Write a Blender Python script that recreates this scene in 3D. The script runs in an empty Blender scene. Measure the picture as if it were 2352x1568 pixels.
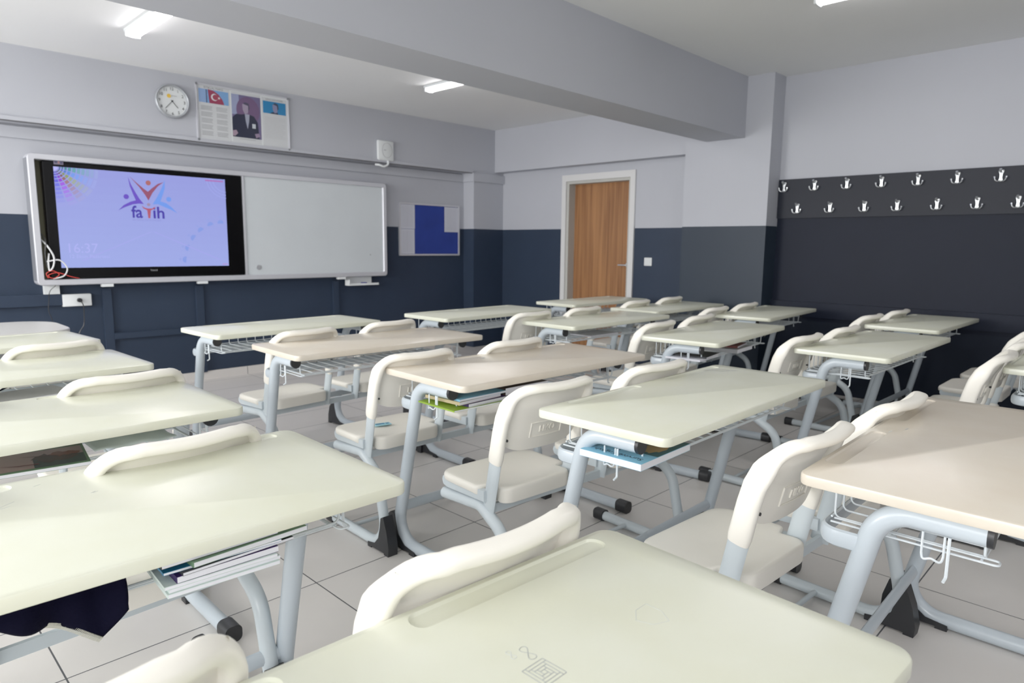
import bpy, bmesh, math, random
from mathutils import Vector, Matrix
random.seed(7)
COL = bpy.context.scene.collection
PI = math.pi
sc = bpy.context.scene

# ------------------------------------------------------------------ materials
def mat(name, color, rough=.5, metal=0., bump=0., bscale=200., var=0., vscale=3., spec=.5, coat=0., var_color=None):
    m = bpy.data.materials.new(name); m.use_nodes = True
    nt = m.node_tree; b = nt.nodes['Principled BSDF']
    b.inputs['Base Color'].default_value = (*color, 1); b.inputs['Roughness'].default_value = rough
    b.inputs['Metallic'].default_value = metal; b.inputs['Specular IOR Level'].default_value = spec
    b.inputs['Coat Weight'].default_value = coat; b.inputs['Coat Roughness'].default_value = .12
    tc = nt.nodes.new('ShaderNodeTexCoord')
    if var > 0:
        n = nt.nodes.new('ShaderNodeTexNoise'); n.inputs['Scale'].default_value = vscale; n.inputs['Detail'].default_value = 4
        nt.links.new(tc.outputs['Object'], n.inputs['Vector'])
        cr = nt.nodes.new('ShaderNodeValToRGB')
        vc = var_color or tuple(c * (1 - var) for c in color)
        cr.color_ramp.elements[0].position = .35; cr.color_ramp.elements[0].color = (*vc, 1)
        cr.color_ramp.elements[1].position = .62; cr.color_ramp.elements[1].color = (*color, 1)
        nt.links.new(n.outputs['Fac'], cr.inputs['Fac']); nt.links.new(cr.outputs['Color'], b.inputs['Base Color'])
    if bump > 0:
        n2 = nt.nodes.new('ShaderNodeTexNoise'); n2.inputs['Scale'].default_value = bscale; n2.inputs['Detail'].default_value = 2
        nt.links.new(tc.outputs['Object'], n2.inputs['Vector'])
        bp = nt.nodes.new('ShaderNodeBump'); bp.inputs['Strength'].default_value = bump; bp.inputs['Distance'].default_value = .001
        nt.links.new(n2.outputs['Fac'], bp.inputs['Height']); nt.links.new(bp.outputs['Normal'], b.inputs['Normal'])
    return m

def attr_mat(name, emit=0., rough=.5):
    m = bpy.data.materials.new(name); m.use_nodes = True
    nt = m.node_tree; b = nt.nodes['Principled BSDF']
    a = nt.nodes.new('ShaderNodeAttribute'); a.attribute_name = 'Col'
    b.inputs['Roughness'].default_value = rough
    if emit > 0:
        b.inputs['Base Color'].default_value = (.01, .01, .012, 1)
        nt.links.new(a.outputs['Color'], b.inputs['Emission Color']); b.inputs['Emission Strength'].default_value = emit
    else:
        nt.links.new(a.outputs['Color'], b.inputs['Base Color'])
    return m

def srgb(r, g, b):
    f = lambda c: (c / 255 / 12.92) if c / 255 <= .04045 else ((c / 255 + .055) / 1.055) ** 2.4
    return (f(r), f(g), f(b))

M = {}
M['white_paint'] = mat('white_paint', (.44, .455, .505), .6, bump=.15, bscale=60, var=.03, vscale=1.2)
M['ceiling_paint'] = mat('ceiling_paint', (.86, .87, .87), .7, var=.02, vscale=1)
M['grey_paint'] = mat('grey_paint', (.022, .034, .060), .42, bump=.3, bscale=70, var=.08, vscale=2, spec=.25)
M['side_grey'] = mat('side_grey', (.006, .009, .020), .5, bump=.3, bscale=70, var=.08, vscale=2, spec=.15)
M['pillar_grey'] = mat('pillar_grey', (.020, .031, .048), .45, bump=.3, bscale=70, var=.06, vscale=2, spec=.3)
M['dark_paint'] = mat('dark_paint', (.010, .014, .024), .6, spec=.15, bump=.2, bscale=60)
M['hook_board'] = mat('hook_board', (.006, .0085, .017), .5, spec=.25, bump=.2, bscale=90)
M['top_cream'] = mat('top_cream', (.67, .685, .575), .27, var=.05, vscale=5, bump=.05, bscale=350, var_color=(.645, .655, .52), spec=.6)
M['top_peach'] = mat('top_peach', (.635, .58, .49), .26, var=.06, vscale=6, bump=.05, bscale=350, var_color=(.61, .545, .45), spec=.5)
M['desk_metal'] = mat('desk_metal', (.50, .565, .62), .28, spec=.5, bump=.08, bscale=120)
M['chair_metal'] = mat('chair_metal', (.56, .63, .67), .30, spec=.5, bump=.08, bscale=120)
M['chair_plastic'] = mat('chair_plastic', (.90, .87, .79), .34, bump=.12, bscale=420, var=.03, vscale=5, spec=.45)
M['wire_white'] = mat('wire_white', (.68, .74, .78), .35)
M['black_plastic'] = mat('black_plastic', (.012, .013, .016), .42, bump=.1, bscale=300)
M['screw_black'] = mat('screw_black', (.02, .02, .02), .4)
M['alu'] = mat('alu', (.60, .61, .66), .35, metal=.35, bump=.05, bscale=200)
M['alu_dark'] = mat('alu_dark', (.22, .23, .25), .4, metal=.6)
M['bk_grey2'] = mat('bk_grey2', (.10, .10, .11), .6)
M['cavity'] = mat('cavity', (.22, .21, .14), .8)
M['alu_side'] = mat('alu_side', (.20, .21, .235), .45, metal=.2)
M['whiteboard'] = mat('whiteboard', (.58, .625, .655), .28, var=.03, vscale=3)
M['tv_black'] = mat('tv_black', (.002, .002, .0025), .35, spec=.12)
M['door_frame'] = mat('door_frame', (.66, .66, .66), .4, bump=.1, bscale=80)
M['door_jamb'] = mat('door_jamb', (.45, .45, .42), .5)
M['white_plastic'] = mat('white_plastic', (.70, .73, .74), .4)
M['clock_rim'] = mat('clock_rim', (.38, .40, .43), .35, metal=.4)
M['chrome'] = mat('chrome', (.75, .78, .80), .22, metal=.85)
M['teacher_top'] = mat('teacher_top', (.62, .615, .60), .3, var=.03)
M['paper'] = mat('paper', (.74, .75, .82), .7, bump=.2, bscale=400)
M['paper_green'] = mat('paper_green', (.62, .72, .70), .7)
M['red_wire'] = mat('red_wire', (.55, .04, .03), .5)
M['white_wire'] = mat('white_wire', (.66, .67, .68), .5)
M['fabric_navy'] = mat('fabric_navy', (.0015, .0015, .009), .95, bump=.8, bscale=260, spec=.1)
M['zip_metal'] = mat('zip_metal', (.62, .62, .55), .35, metal=.6)
M['blue_felt'] = mat('blue_felt', (.012, .035, .26), .9, bump=.6, bscale=300, var=.15, vscale=4)
M['printed'] = attr_mat('printed', 0, .45)
M['screen_pixels'] = attr_mat('screen_pixels', .80)
def col(name, c, r=.5): 
    M[name] = mat(name, c, r, bump=.05, bscale=150); return M[name]
col('bk_teal', (.03, .10, .11)); col('bk_green', (.13, .24, .14)); col('bk_blue', (.02, .17, .33)); col('bk_sky', (.20, .48, .66))
col('bk_purple', (.03, .01, .09)); col('bk_dark', (.02, .022, .03)); col('bk_lime', (.20, .33, .02)); col('bk_red', (.14, .02, .015))
col('bk_grey', (.30, .31, .33)); col('bk_tan', (.40, .33, .18)); col('bk_brown', (.045, .028, .02)); col('graphite', (.30, .32, .32)); col('graphite_light', (.50, .53, .51)); col('smudge', (.42, .44, .41))
col('pink', (.40, .20, .19)); col('clear', (.34, .35, .33)); col('yellow', (.80, .50, .05)); col('ticket', (.30, .58, .68)); col('green_tag', (.02, .25, .08))
col('hollow_tan', (.42, .27, .11))

def emis(name, c, s):
    m = bpy.data.materials.new(name); m.use_nodes = True; b = m.node_tree.nodes['Principled BSDF']
    b.inputs['Base Color'].default_value = (.8, .8, .85, 1); b.inputs['Emission Color'].default_value = (*c, 1); b.inputs['Emission Strength'].default_value = s
    return m
M['lamp_glow'] = emis('lamp_glow', (1.0, .965, .97), 18.)

def floor_mat():
    m = bpy.data.materials.new('floor_tiles'); m.use_nodes = True; nt = m.node_tree; b = nt.nodes['Principled BSDF']
    N = nt.nodes.new; L = nt.links.new
    tc = N('ShaderNodeTexCoord'); sp = N('ShaderNodeSeparateXYZ'); L(tc.outputs['Object'], sp.inputs[0])
    def math_(op, a, b_=None):
        n = N('ShaderNodeMath'); n.operation = op
        for i, v in enumerate((a, b_)):
            if v is None: continue
            if isinstance(v, (int, float)): n.inputs[i].default_value = v
            else: L(v, n.inputs[i])
        return n.outputs[0]
    cells = []; masks = []
    for ax, off, pitch in ((0, .377, .7935), (1, .561, .3965)):
        t = math_('DIVIDE', math_('SUBTRACT', sp.outputs[ax], off), pitch)
        fl = math_('FLOOR', t); fr = math_('SUBTRACT', t, fl)
        d = math_('MULTIPLY', math_('MINIMUM', fr, math_('SUBTRACT', 1., fr)), pitch)
        masks.append(math_('LESS_THAN', d, .0024)); cells.append(fl)
    g = math_('MAXIMUM', masks[0], masks[1])
    cx = N('ShaderNodeCombineXYZ'); L(cells[0], cx.inputs[0]); L(cells[1], cx.inputs[1])
    wn = N('ShaderNodeTexWhiteNoise'); wn.noise_dimensions = '3D'; L(cx.outputs[0], wn.inputs['Vector'])
    nz = N('ShaderNodeTexNoise'); nz.inputs['Scale'].default_value = 9; nz.inputs['Detail'].default_value = 6; L(tc.outputs['Object'], nz.inputs['Vector'])
    mx = N('ShaderNodeMix'); mx.data_type = 'RGBA'; mx.inputs[6].default_value = (.63, .605, .58, 1); mx.inputs[7].default_value = (.69, .665, .64, 1)
    s_ = math_('ADD', math_('MULTIPLY', wn.outputs[0], .5), math_('MULTIPLY', nz.outputs['Fac'], .5)); L(s_, mx.inputs[0])
    mg = N('ShaderNodeMix'); mg.data_type = 'RGBA'; L(mx.outputs[2], mg.inputs[6]); mg.inputs[7].default_value = (.075, .078, .085, 1); L(g, mg.inputs[0])
    L(mg.outputs[2], b.inputs['Base Color']); b.inputs['Roughness'].default_value = .33; b.inputs['Specular IOR Level'].default_value = .45
    bp = N('ShaderNodeBump'); bp.inputs['Strength'].default_value = .5; bp.inputs['Distance'].default_value = .002
    L(math_('SUBTRACT', 1., g), bp.inputs['Height']); L(bp.outputs[0], b.inputs['Normal'])
    return m
M['floor'] = floor_mat()

def wood_mat():
    m = bpy.data.materials.new('door_wood'); m.use_nodes = True; nt = m.node_tree; b = nt.nodes['Principled BSDF']
    N = nt.nodes.new; L = nt.links.new
    tc = N('ShaderNodeTexCoord'); mp = N('ShaderNodeMapping'); mp.inputs['Scale'].default_value = (30, 30, .9); L(tc.outputs['Object'], mp.inputs[0])
    n = N('ShaderNodeTexNoise'); n.inputs['Scale'].default_value = 1.; n.inputs['Detail'].default_value = 6; n.inputs['Distortion'].default_value = .4; L(mp.outputs[0], n.inputs['Vector'])
    cr = N('ShaderNodeValToRGB'); cr.color_ramp.elements[0].position = .33; cr.color_ramp.elements[0].color = (.20, .082, .029, 1)
    cr.color_ramp.elements[1].position = .68; cr.color_ramp.elements[1].color = (.38, .175, .066, 1)
    L(n.outputs['Fac'], cr.inputs['Fac']); L(cr.outputs[0], b.inputs['Base Color']); b.inputs['Roughness'].default_value = .4
    return m
M['door_wood'] = wood_mat()

# ------------------------------------------------------------------ mesh helpers
class MB:
    def __init__(s): s.v = []; s.f = []; s.c = []; s.smooth = True
    def add(s, v, f, c=None):
        o = len(s.v); s.v += [tuple(p) for p in v]; s.f += [tuple(i + o for i in q) for q in f]; s.c += [c] * len(f)
    def box(s, lo, hi, c=None):
        x0, y0, z0 = lo; x1, y1, z1 = hi
        s.add([(x0, y0, z0), (x1, y0, z0), (x1, y1, z0), (x0, y1, z0), (x0, y0, z1), (x1, y0, z1), (x1, y1, z1), (x0, y1, z1)],
              [(0, 3, 2, 1), (4, 5, 6, 7), (0, 1, 5, 4), (1, 2, 6, 5), (2, 3, 7, 6), (3, 0, 4, 7)], c)
    def bbox(s, lo, hi, r=.004, c=None):          # box with chamfered edges along all sides (rounded slab)
        x0, y0, z0 = lo; x1, y1, z1 = hi
        prof = [(r, z0), (0, z0 + r), (0, z1 - r), (r, z1)]
        loops = []
        for ins, z in prof:
            out = rrect(x0 + ins, y0 + ins, x1 - ins, y1 - ins, max(r - ins, .0004) + r * .4, 2)
            loops.append([(a, b_, z) for a, b_ in out])
        s.loft(loops, c)
    def loft(s, loops, c=None, cap=True, closed=False):
        n = len(loops[0]); v = [p for l in loops for p in l]; f = []
        m = len(loops)
        for i in range(m if closed else m - 1):
            j = (i + 1) % m
            for k in range(n): f.append((i * n + k, i * n + (k + 1) % n, j * n + (k + 1) % n, j * n + k))
        if cap and not closed: f.append(tuple(range(n))[::-1]); f.append(tuple(range((m - 1) * n, m * n)))
        s.add(v, f, c)
    def tube(s, pts, ra, rb=None, ref=(1, 0, 0), seg=12, caps=True, closed=False, c=None):
        rb = ra if rb is None else rb; pts = [Vector(p) for p in pts]; ref = Vector(ref).normalized(); n = len(pts); loops = []
        for i, p in enumerate(pts):
            if closed: t = pts[(i + 1) % n] - pts[i - 1]
            else: t = pts[min(i + 1, n - 1)] - pts[max(i - 1, 0)]
            t.normalize(); B = t.cross(ref)
            if B.length < 1e-3: B = t.orthogonal()
            B.normalize(); A = B.cross(t).normalized()
            loops.append([p + A * ra * math.cos(2 * PI * k / seg) + B * rb * math.sin(2 * PI * k / seg) for k in range(seg)])
        s.loft(loops, c, cap=caps, closed=closed)
    def prism(s, poly, axis, a, b_, c=None):       # poly in the two other axes, extruded along axis
        def P(u, v, w): return {'x': (w, u, v), 'y': (u, w, v), 'z': (u, v, w)}[axis]
        s.loft([[P(u, v, a) for u, v in poly], [P(u, v, b_) for u, v in poly]], c)
    def cyl(s, p0, p1, r, seg=16, c=None):
        d = Vector(p1) - Vector(p0); s.tube([p0, p1], r, ref=d.orthogonal(), seg=seg, c=c)
    def build(s, name, m, parent=None, smooth=35, recalc=True):
        me = bpy.data.meshes.new(name); me.from_pydata(s.v, [], s.f); me.materials.append(m)
        if any(c is not None for c in s.c):
            at = me.color_attributes.new('Col', 'FLOAT_COLOR', 'CORNER'); k = 0
            for p in me.polygons:
                cc = s.c[p.index] or (1, 1, 1)
                for _ in range(p.loop_total): at.data[k].color = (*cc, 1); k += 1
        if recalc:
            bm = bmesh.new(); bm.from_mesh(me); bmesh.ops.recalc_face_normals(bm, faces=bm.faces); bm.to_mesh(me); bm.free()
        if smooth:
            for p in me.polygons: p.use_smooth = True
            me.set_sharp_from_angle(angle=math.radians(smooth))
        o = bpy.data.objects.new(name, me); COL.objects.link(o)
        if parent: o.parent = parent
        return o

def rrect(x0, y0, x1, y1, r, seg=4):
    out = []
    for cx, cy, a0 in ((x1 - r, y1 - r, 0), (x0 + r, y1 - r, 90), (x0 + r, y0 + r, 180), (x1 - r, y0 + r, 270)):
        for i in range(seg + 1):
            a = math.radians(a0 + 90 * i / seg); out.append((cx + r * math.cos(a), cy + r * math.sin(a)))
    return out

def fillet(pts, rad, seg=6, closed=False):
    pts = [Vector(p) for p in pts]; n = len(pts); out = []
    if not isinstance(rad, (list, tuple)): rad = [rad] * n
    for i, p in enumerate(pts):
        if not closed and i in (0, n - 1): out.append(p); continue
        a = pts[i - 1]; b_ = pts[(i + 1) % n]; r = rad[i]
        u = (a - p); v = (b_ - p); lu, lv = u.length, v.length; u.normalize(); v.normalize()
        ang = u.angle(v); 
        if r <= 0 or ang > PI - .02: out.append(p); continue
        d = min(r / math.tan(ang / 2), lu * .49, lv * .49); r_ = d * math.tan(ang / 2)
        cen = p + (u + v).normalized() * (r_ / math.sin(ang / 2))
        s0 = p + u * d - cen; s1 = p + v * d - cen; tot = s0.angle(s1)
        for k in range(seg + 1):
            t = k / seg
            out.append(cen + (s0 * math.sin((1 - t) * tot) + s1 * math.sin(t * tot)) / math.sin(tot))
    return out

def empty(name, loc=(0, 0, 0), rz=0., scale=(1, 1, 1)):
    o = bpy.data.objects.new(name, None); COL.objects.link(o); o.location = loc; o.rotation_euler = (0, 0, rz); o.scale = scale
    o.empty_display_size = .1; return o
def tag(o, label=None, cat=None, group=None, kind=None):
    if label: o['label'] = label
    if cat: o['category'] = cat
    if group: o['group'] = group
    if kind: o['kind'] = kind
    return o
def struct(o): o['kind'] = 'structure'; return o
def copy_tree(o, parent=None):
    c = o.copy(); COL.objects.link(c); c.parent = parent
    for ch in list(o.children): copy_tree(ch, c)
    return c

_txt = {}
def text_mesh(s, size=1., align='LEFT', ext=0., bold=0., spacing=1.0):
    cu = bpy.data.curves.new('t', 'FONT'); cu.body = s; cu.size = size; cu.align_x = align; cu.resolution_u = 3; cu.extrude = ext; cu.offset = bold * size; cu.space_character = spacing
    o = bpy.data.objects.new('t', cu); COL.objects.link(o)
    dg = bpy.context.evaluated_depsgraph_get(); me = bpy.data.meshes.new_from_object(o.evaluated_get(dg))
    v = [tuple(p.co) for p in me.vertices]; f = [tuple(p.vertices) for p in me.polygons]
    bpy.data.objects.remove(o); bpy.data.curves.remove(cu); bpy.data.meshes.remove(me)
    return v, f

class Art:                                          # flat printed or lit artwork on a plane: u to the right, v downwards
    def __init__(s, o, U, V, N, w, h): s.o, s.U, s.V, s.N = Vector(o), Vector(U), Vector(V), Vector(N); s.w, s.h = w, h; s.mb = MB(); s.k = 0
    def P(s, u, v): return s.o + s.U * (u * s.w) + s.V * (v * s.h) + s.N * (.0003 * s.k)
    def poly(s, pts, c): s.k += 1; s.mb.add([s.P(*p) for p in pts], [tuple(range(len(pts)))], c)
    def same(s, pts, c): s.mb.add([s.P(*p) for p in pts], [tuple(range(len(pts)))], c)
    def rect(s, u0, v0, u1, v1, c, new=True):
        if new: s.k += 1
        s.same([(u0, v0), (u1, v0), (u1, v1), (u0, v1)], c)
    def circ(s, u, v, r, c, n=20):                  # r in metres / width
        s.poly([(u + r * math.cos(2 * PI * i / n), v + r * s.w / s.h * math.sin(2 * PI * i / n)) for i in range(n)], c)
    def text(s, t, u, v, size, c, align='LEFT', sx=1., bold=0.):
        s.k += 1; vv, ff = text_mesh(t, size, align, 0., bold)
        s.mb.add([s.P(u, v) + s.U * (p[0] * sx) - s.V * p[1] for p in vv], ff, c)
    def build(s, name, m, parent=None): return s.mb.build(name, m, parent, smooth=0, recalc=False)

def mixc(a, b_, t): return tuple(x * (1 - t) + y * t for x, y in zip(a, b_))

# ------------------------------------------------------------------ camera (built from its measured axes)
def set_camera():
    yaw, pit, rol = math.radians(45.65), math.radians(8.13), math.radians(.61)
    F = Vector((math.sin(yaw) * math.cos(pit), math.cos(yaw) * math.cos(pit), -math.sin(pit)))
    R = Vector((math.cos(yaw), -math.sin(yaw), 0)); U = R.cross(F)
    R2 = math.cos(rol) * R + math.sin(rol) * U; U2 = -math.sin(rol) * R + math.cos(rol) * U
    cam = bpy.data.cameras.new('camera'); o = bpy.data.objects.new('camera', cam); COL.objects.link(o)
    mt = Matrix.Identity(4)
    for i in range(3): mt[i][0] = R2[i]; mt[i][1] = U2[i]; mt[i][2] = -F[i]
    mt[0][3], mt[1][3], mt[2][3] = 0, 0, 1.2466
    o.matrix_world = mt
    cam.sensor_width = 36; cam.lens = 1540 / 2352 * 36; cam.clip_start = .02
    cam.dof.use_dof = True; cam.dof.focus_distance = 1.55; cam.dof.aperture_fstop = 5.6
    sc.camera = o
set_camera()

# ------------------------------------------------------------------ room
XW, YW = 6.026, 6.256           # hook/door wall, board wall (inner faces)
XL, YB = -2.7, -2.6            # window wall, back wall
ZF, ZR = 2.63, 2.728            # ceilings of the two bays
ZP = 1.443                      # top of the grey paint
def sbox(name, lo, hi, m, parent=None):
    b = MB(); b.box(lo, hi); o = b.build(name, m, parent, smooth=0)
    return o if parent else struct(o)
sbox('floor', (XL - .2, YB - .2, -.1), (XW + .35, YW + .3, 0), M['floor'])
sbox('ceiling', (XL - .2, 3.0, ZF), (XW + .35, YW + .3, ZF + .25), M['ceiling_paint'])
o = sbox('ceiling', (XL - .2, YB - .2, ZR), (XW + .35, 3.0, ZR + .15), M['ceiling_paint'])
# board wall
w = sbox('wall_front', (XL - .2, YW, ZP), (XW + .35, YW + .2, ZF), M['white_paint'])
sbox('grey_dado', (XL - .2, YW, 0), (XW + .35, YW + .2, ZP), M['grey_paint'], w)
sbox('trim_13', (XL - .2, 6.072, 2.098), (XW, YW, ZF), M['white_paint'])
# door wall: built around the door opening
DY0, DY1, DZ = 4.157, 5.035, 1.975
w = sbox('wall_right', (XW, 3.1, ZP), (XW + .25, DY0, ZF), M['white_paint'])
sbox('wall_section', (XW, DY1, ZP), (XW + .25, YW, ZF), M['white_paint'], w)
sbox('wall_section', (XW, DY0, DZ), (XW + .25, DY1, ZF), M['white_paint'], w)
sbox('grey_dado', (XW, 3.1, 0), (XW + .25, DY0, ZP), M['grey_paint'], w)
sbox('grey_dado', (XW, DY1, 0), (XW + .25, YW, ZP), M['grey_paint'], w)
sbox('trim_14', (5.879, 3.1, 2.131), (XW, 6.073, ZF), M['white_paint'])
sbox('wall_section', (XW, YB - .2, 1.5135), (XW + .25, 3.1, ZR + .1), M['white_paint'], w)
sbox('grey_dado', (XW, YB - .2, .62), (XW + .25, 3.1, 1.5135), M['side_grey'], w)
sbox('grey_dado', (XW, YB - .2, 0), (XW + .25, 3.1, .62), M['dark_paint'], w)  # deep shade below the trunking, put into the dado colour
# back and window walls (behind the camera)
w = sbox('wall_back', (XL - .2, YB - .2, ZP), (XW + .25, YB, ZR + .1), M['white_paint'])
sbox('grey_dado', (XL - .2, YB - .2, 0), (XW + .25, YB, ZP), M['grey_paint'], w)
WIN = [(-1.6, .6), (1.1, 2.9), (3.7, 5.5)]
w = sbox('wall_left', (XL - .2, YB, 0), (XL, YW, .9), M['white_paint'])
sbox('wall_section', (XL - .2, YB, 2.4), (XL, YW, ZR + .1), M['white_paint'], w)
ys = [YB] + [y for p in WIN for y in p] + [YW]
for i in range(0, len(ys), 2): sbox('wall_section', (XL - .2, ys[i], .9), (XL, ys[i + 1], 2.4), M['white_paint'], w)
# ceiling beam and pillars
sbox('trim_1', (XL, 2.82, 2.21), (5.80, 3.193, ZR + .1), M['white_paint'])['label'] = 'deep white beam crossing the ceiling'
p = sbox('trim_2', (5.80, 2.58, ZP), (XW + .02, 3.404, ZR + .05), M['white_paint'])
sbox('grey_dado', (5.80, 2.58, 0), (XW + .02, 3.404, ZP), M['pillar_grey'], p)
cx0 = 5.53
p = sbox('trim_3', (cx0, 6.072, ZP), (XW, YW, 2.098), M['white_paint'])
sbox('grey_dado', (cx0, 6.072, 0), (XW, YW, ZP), M['grey_paint'], p)
# pelmet band under the upper beam, wrapping the corner pillar, and the cable trunking along the beam's foot
b = MB(); b.box((XL, 6.225, 2.00), (cx0 - .031, YW, 2.083)); b.box((cx0 - .03, 6.072, 2.00), (cx0, YW, 2.097)); b.box((cx0 - .03, 6.042, 2.00), (XW, 6.0715, 2.097))
struct(b.build('trim_4', M['white_paint'], smooth=0))
b = MB(); b.box((XL, 6.052, 2.100), (5.50, 6.072, 2.128)); struct(b.build('trim_5', M['white_paint'], smooth=0))
b = MB(); b.box((XL, 6.060, 2.091), (5.49, 6.069, 2.0995)); struct(b.build('trim_12', M['bk_grey2'], smooth=0))  # dark strip painting the shadow line between beam and pelmet
# side-wall trunking
b = MB(); b.box((XW - .035, YB, .655), (XW, 2.58, .785)); struct(b.build('trim_6', M['side_grey'], smooth=0))
# trunking on the board wall: horizontal run at the left, vertical drops and cross rail
b = MB(); b.box((XL, YW - .04, .745), (1.29, YW, .835)); struct(b.build('trim_7', M['grey_paint'], smooth=0))
for i, (x, z1) in enumerate(((1.575, .86), (2.315, .86), (3.70, .86))):
    b = MB(); b.box((x, YW - .025, 0.07), (x + .065, YW, z1)); struct(b.build('trim_%d' % (8 + i), M['grey_paint'], smooth=0))
b = MB(); b.box((1.64, YW - .03, .44), (2.315, YW, .49)); struct(b.build('trim_11', M['grey_paint'], smooth=0))
b = MB(); b.box((XL, YW - .012, 0), (cx0, YW, .075)); struct(b.build('baseboard_front', M['floor'], smooth=0))
# door
d = struct(empty('door_1', (XW, (DY0 + DY1) / 2, 0)))
b = MB()
for y0, y1, z0, z1 in ((DY0 - .06, DY0, 0, DZ + .07), (DY1, DY1 + .06, 0, DZ + .07), (DY0, DY1, DZ, DZ + .07)):
    b.box((-.022, y0 - d.location.y, z0), (.0, y1 - d.location.y, z1))
b.build('architrave', M['door_frame'], d, smooth=0)
b = MB(); hy = (DY1 - DY0) / 2
b.box((0, hy - .03, 0), (.2, hy, DZ)); b.box((0, -hy, 0), (.2, -hy + .03, DZ)); b.box((0, -hy + .03, DZ - .03), (.2, hy - .03, DZ))
b.build('jamb', M['door_jamb'], d, smooth=0)
b = MB(); b.box((.11, -hy + .03, .006), (.15, hy - .03, DZ - .03)); b.build('door_leaf', M['door_wood'], d, smooth=0)
b = MB(); b.cyl((.11, -hy + .075, 1.05), (.075, -hy + .075, 1.05), .022); b.tube(fillet([(.075, -hy + .075, 1.05), (.055, -hy + .075, 1.05), (.055, -hy + .18, 1.05)], .012), .009)
b.build('door_handle', M['chrome'], d)

# ------------------------------------------------------------------ lights
def ceiling_lamp(x, y0, y1, zc, label):
    t = empty('ceiling_lamp', (x, (y0 + y1) / 2, zc)); tag(t, label, 'lamp', 'LED batten lights on the ceiling'); L = (y1 - y0) / 2
    b = MB(); b.bbox((-.053, -L, -.022), (.053, L, 0), .004); b.build('housing', M['white_plastic'], t)
    b = MB(); b.loft([[(px, yy, pz) for px, pz in [(.043 * math.cos(a), -.022 - .028 * max(0, math.sin(a)) ** .8) for a in [PI * i / 10 for i in range(11)]]] for yy in (-L + .02, L - .02)])
    b.build('diffuser', M['lamp_glow'], t)
    for s_ in (-1, 1):
        b = MB(); b.bbox((-.047, s_ * L - .02 if s_ > 0 else -L, -.051), (.047, L if s_ > 0 else -L + .02, 0), .005); b.build('end_cap', M['white_plastic'], t)
ceiling_lamp(1.573, 3.93, 5.083, ZF, 'bright LED batten light on the ceiling above the screen')
ceiling_lamp(3.892, 3.75, 4.876, ZF, 'bright LED batten light on the ceiling between the whiteboard and the beam')
ceiling_lamp(4.283, .53, 1.684, ZR, 'bright LED batten light on the ceiling nearest the coat hooks')
ceiling_lamp(1.45, -1.6, -.45, ZR, 'LED batten light on the ceiling towards the back wall')  # out of view, added to strengthen the light from above

def area(loc, rot, sx, sy, e, c):
    l = bpy.data.lights.new('window_daylight', 'AREA'); l.shape = 'RECTANGLE'; l.size = sx; l.size_y = sy; l.energy = e; l.color = c
    o = bpy.data.objects.new('window_daylight', l); COL.objects.link(o); o.location = loc; o.rotation_euler = rot; return o
for (y0, y1), e in zip(WIN, (88, 72, 165)):
    area((XL - .12, (y0 + y1) / 2, 1.65), (0, -PI / 2 + .42, 0), 1.5, y1 - y0, e, (1.0, .985, .955))
area((1.0, YB + .02, 1.75), (-PI / 2 + .25, 0, PI), 4.5, 1.4, 30, (1.0, .985, .96))  # added fill for the chair backs; this wall has no window
wd = bpy.data.worlds.new('world'); sc.world = wd; wd.use_nodes = True
wd.node_tree.nodes['Background'].inputs[0].default_value = (.75, .85, 1, 1); wd.node_tree.nodes['Background'].inputs[1].default_value = 1.2
sc.view_settings.view_transform = 'Standard'; sc.view_settings.look = 'None'; sc.view_settings.exposure = .20; sc.view_settings.gamma = 1.16
sc.cycles.max_bounces = 6; sc.cycles.diffuse_bounces = 4; sc.cycles.glossy_bounces = 2; sc.cycles.use_adaptive_sampling = True; sc.cycles.adaptive_threshold = .08; sc.cycles.adaptive_min_samples = 16; sc.cycles.sample_clamp_indirect = 6
sc.cycles.caustics_reflective = False; sc.cycles.caustics_refractive = False

# ------------------------------------------------------------------ school desk prototype (x width, +y towards the board)
TW, TD, TH, TZ = 1.104, .47, .026, .76
def desk_top_mesh(name, m):
    b = MB(); prof = [(.005, 0), (.0012, .0012), (.0, .004), (.0, .0215), (.0012, .0245), (.004, TH)]
    loops = []
    for ins, z in prof:
        out = rrect(-TW / 2 + ins, -TD / 2 + ins, TW / 2 - ins, TD / 2 - ins, .028 - ins * .5, 5)
        loops.append([(x, y, TZ - TH + z) for x, y in out])
    b.loft(loops); o = b.build(name, m)
    cut = MB()
    for x0, x1 in ((-.43, -.05), (.12, .50)):
        cut.loft([[(x, y, z) for x, y in rrect(x0 + i, .183 + i, x1 - i, .224 - i, .0195 - i, 5)] for i, z in ((.008, TZ - .0045), (.0045, TZ - .0036), (0, TZ + .001), (0, TZ + .01))])
    c = cut.build('cutter', m)
    md = o.modifiers.new('b', 'BOOLEAN'); md.operation = 'DIFFERENCE'; md.object = c; md.solver = 'EXACT'
    dg = bpy.context.evaluated_depsgraph_get(); me = bpy.data.meshes.new_from_object(o.evaluated_get(dg))
    me.name = name; o.modifiers.clear(); o.data = me
    for p in me.polygons: p.use_smooth = True
    for p in me.polygons: p.use_smooth = abs(p.normal.z) < .9995
    me.set_sharp_from_angle(angle=math.radians(28))
    bpy.data.objects.remove(c)
    return o
YZ = lambda pts, x: [(x, y, z) for y, z in pts]

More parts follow.
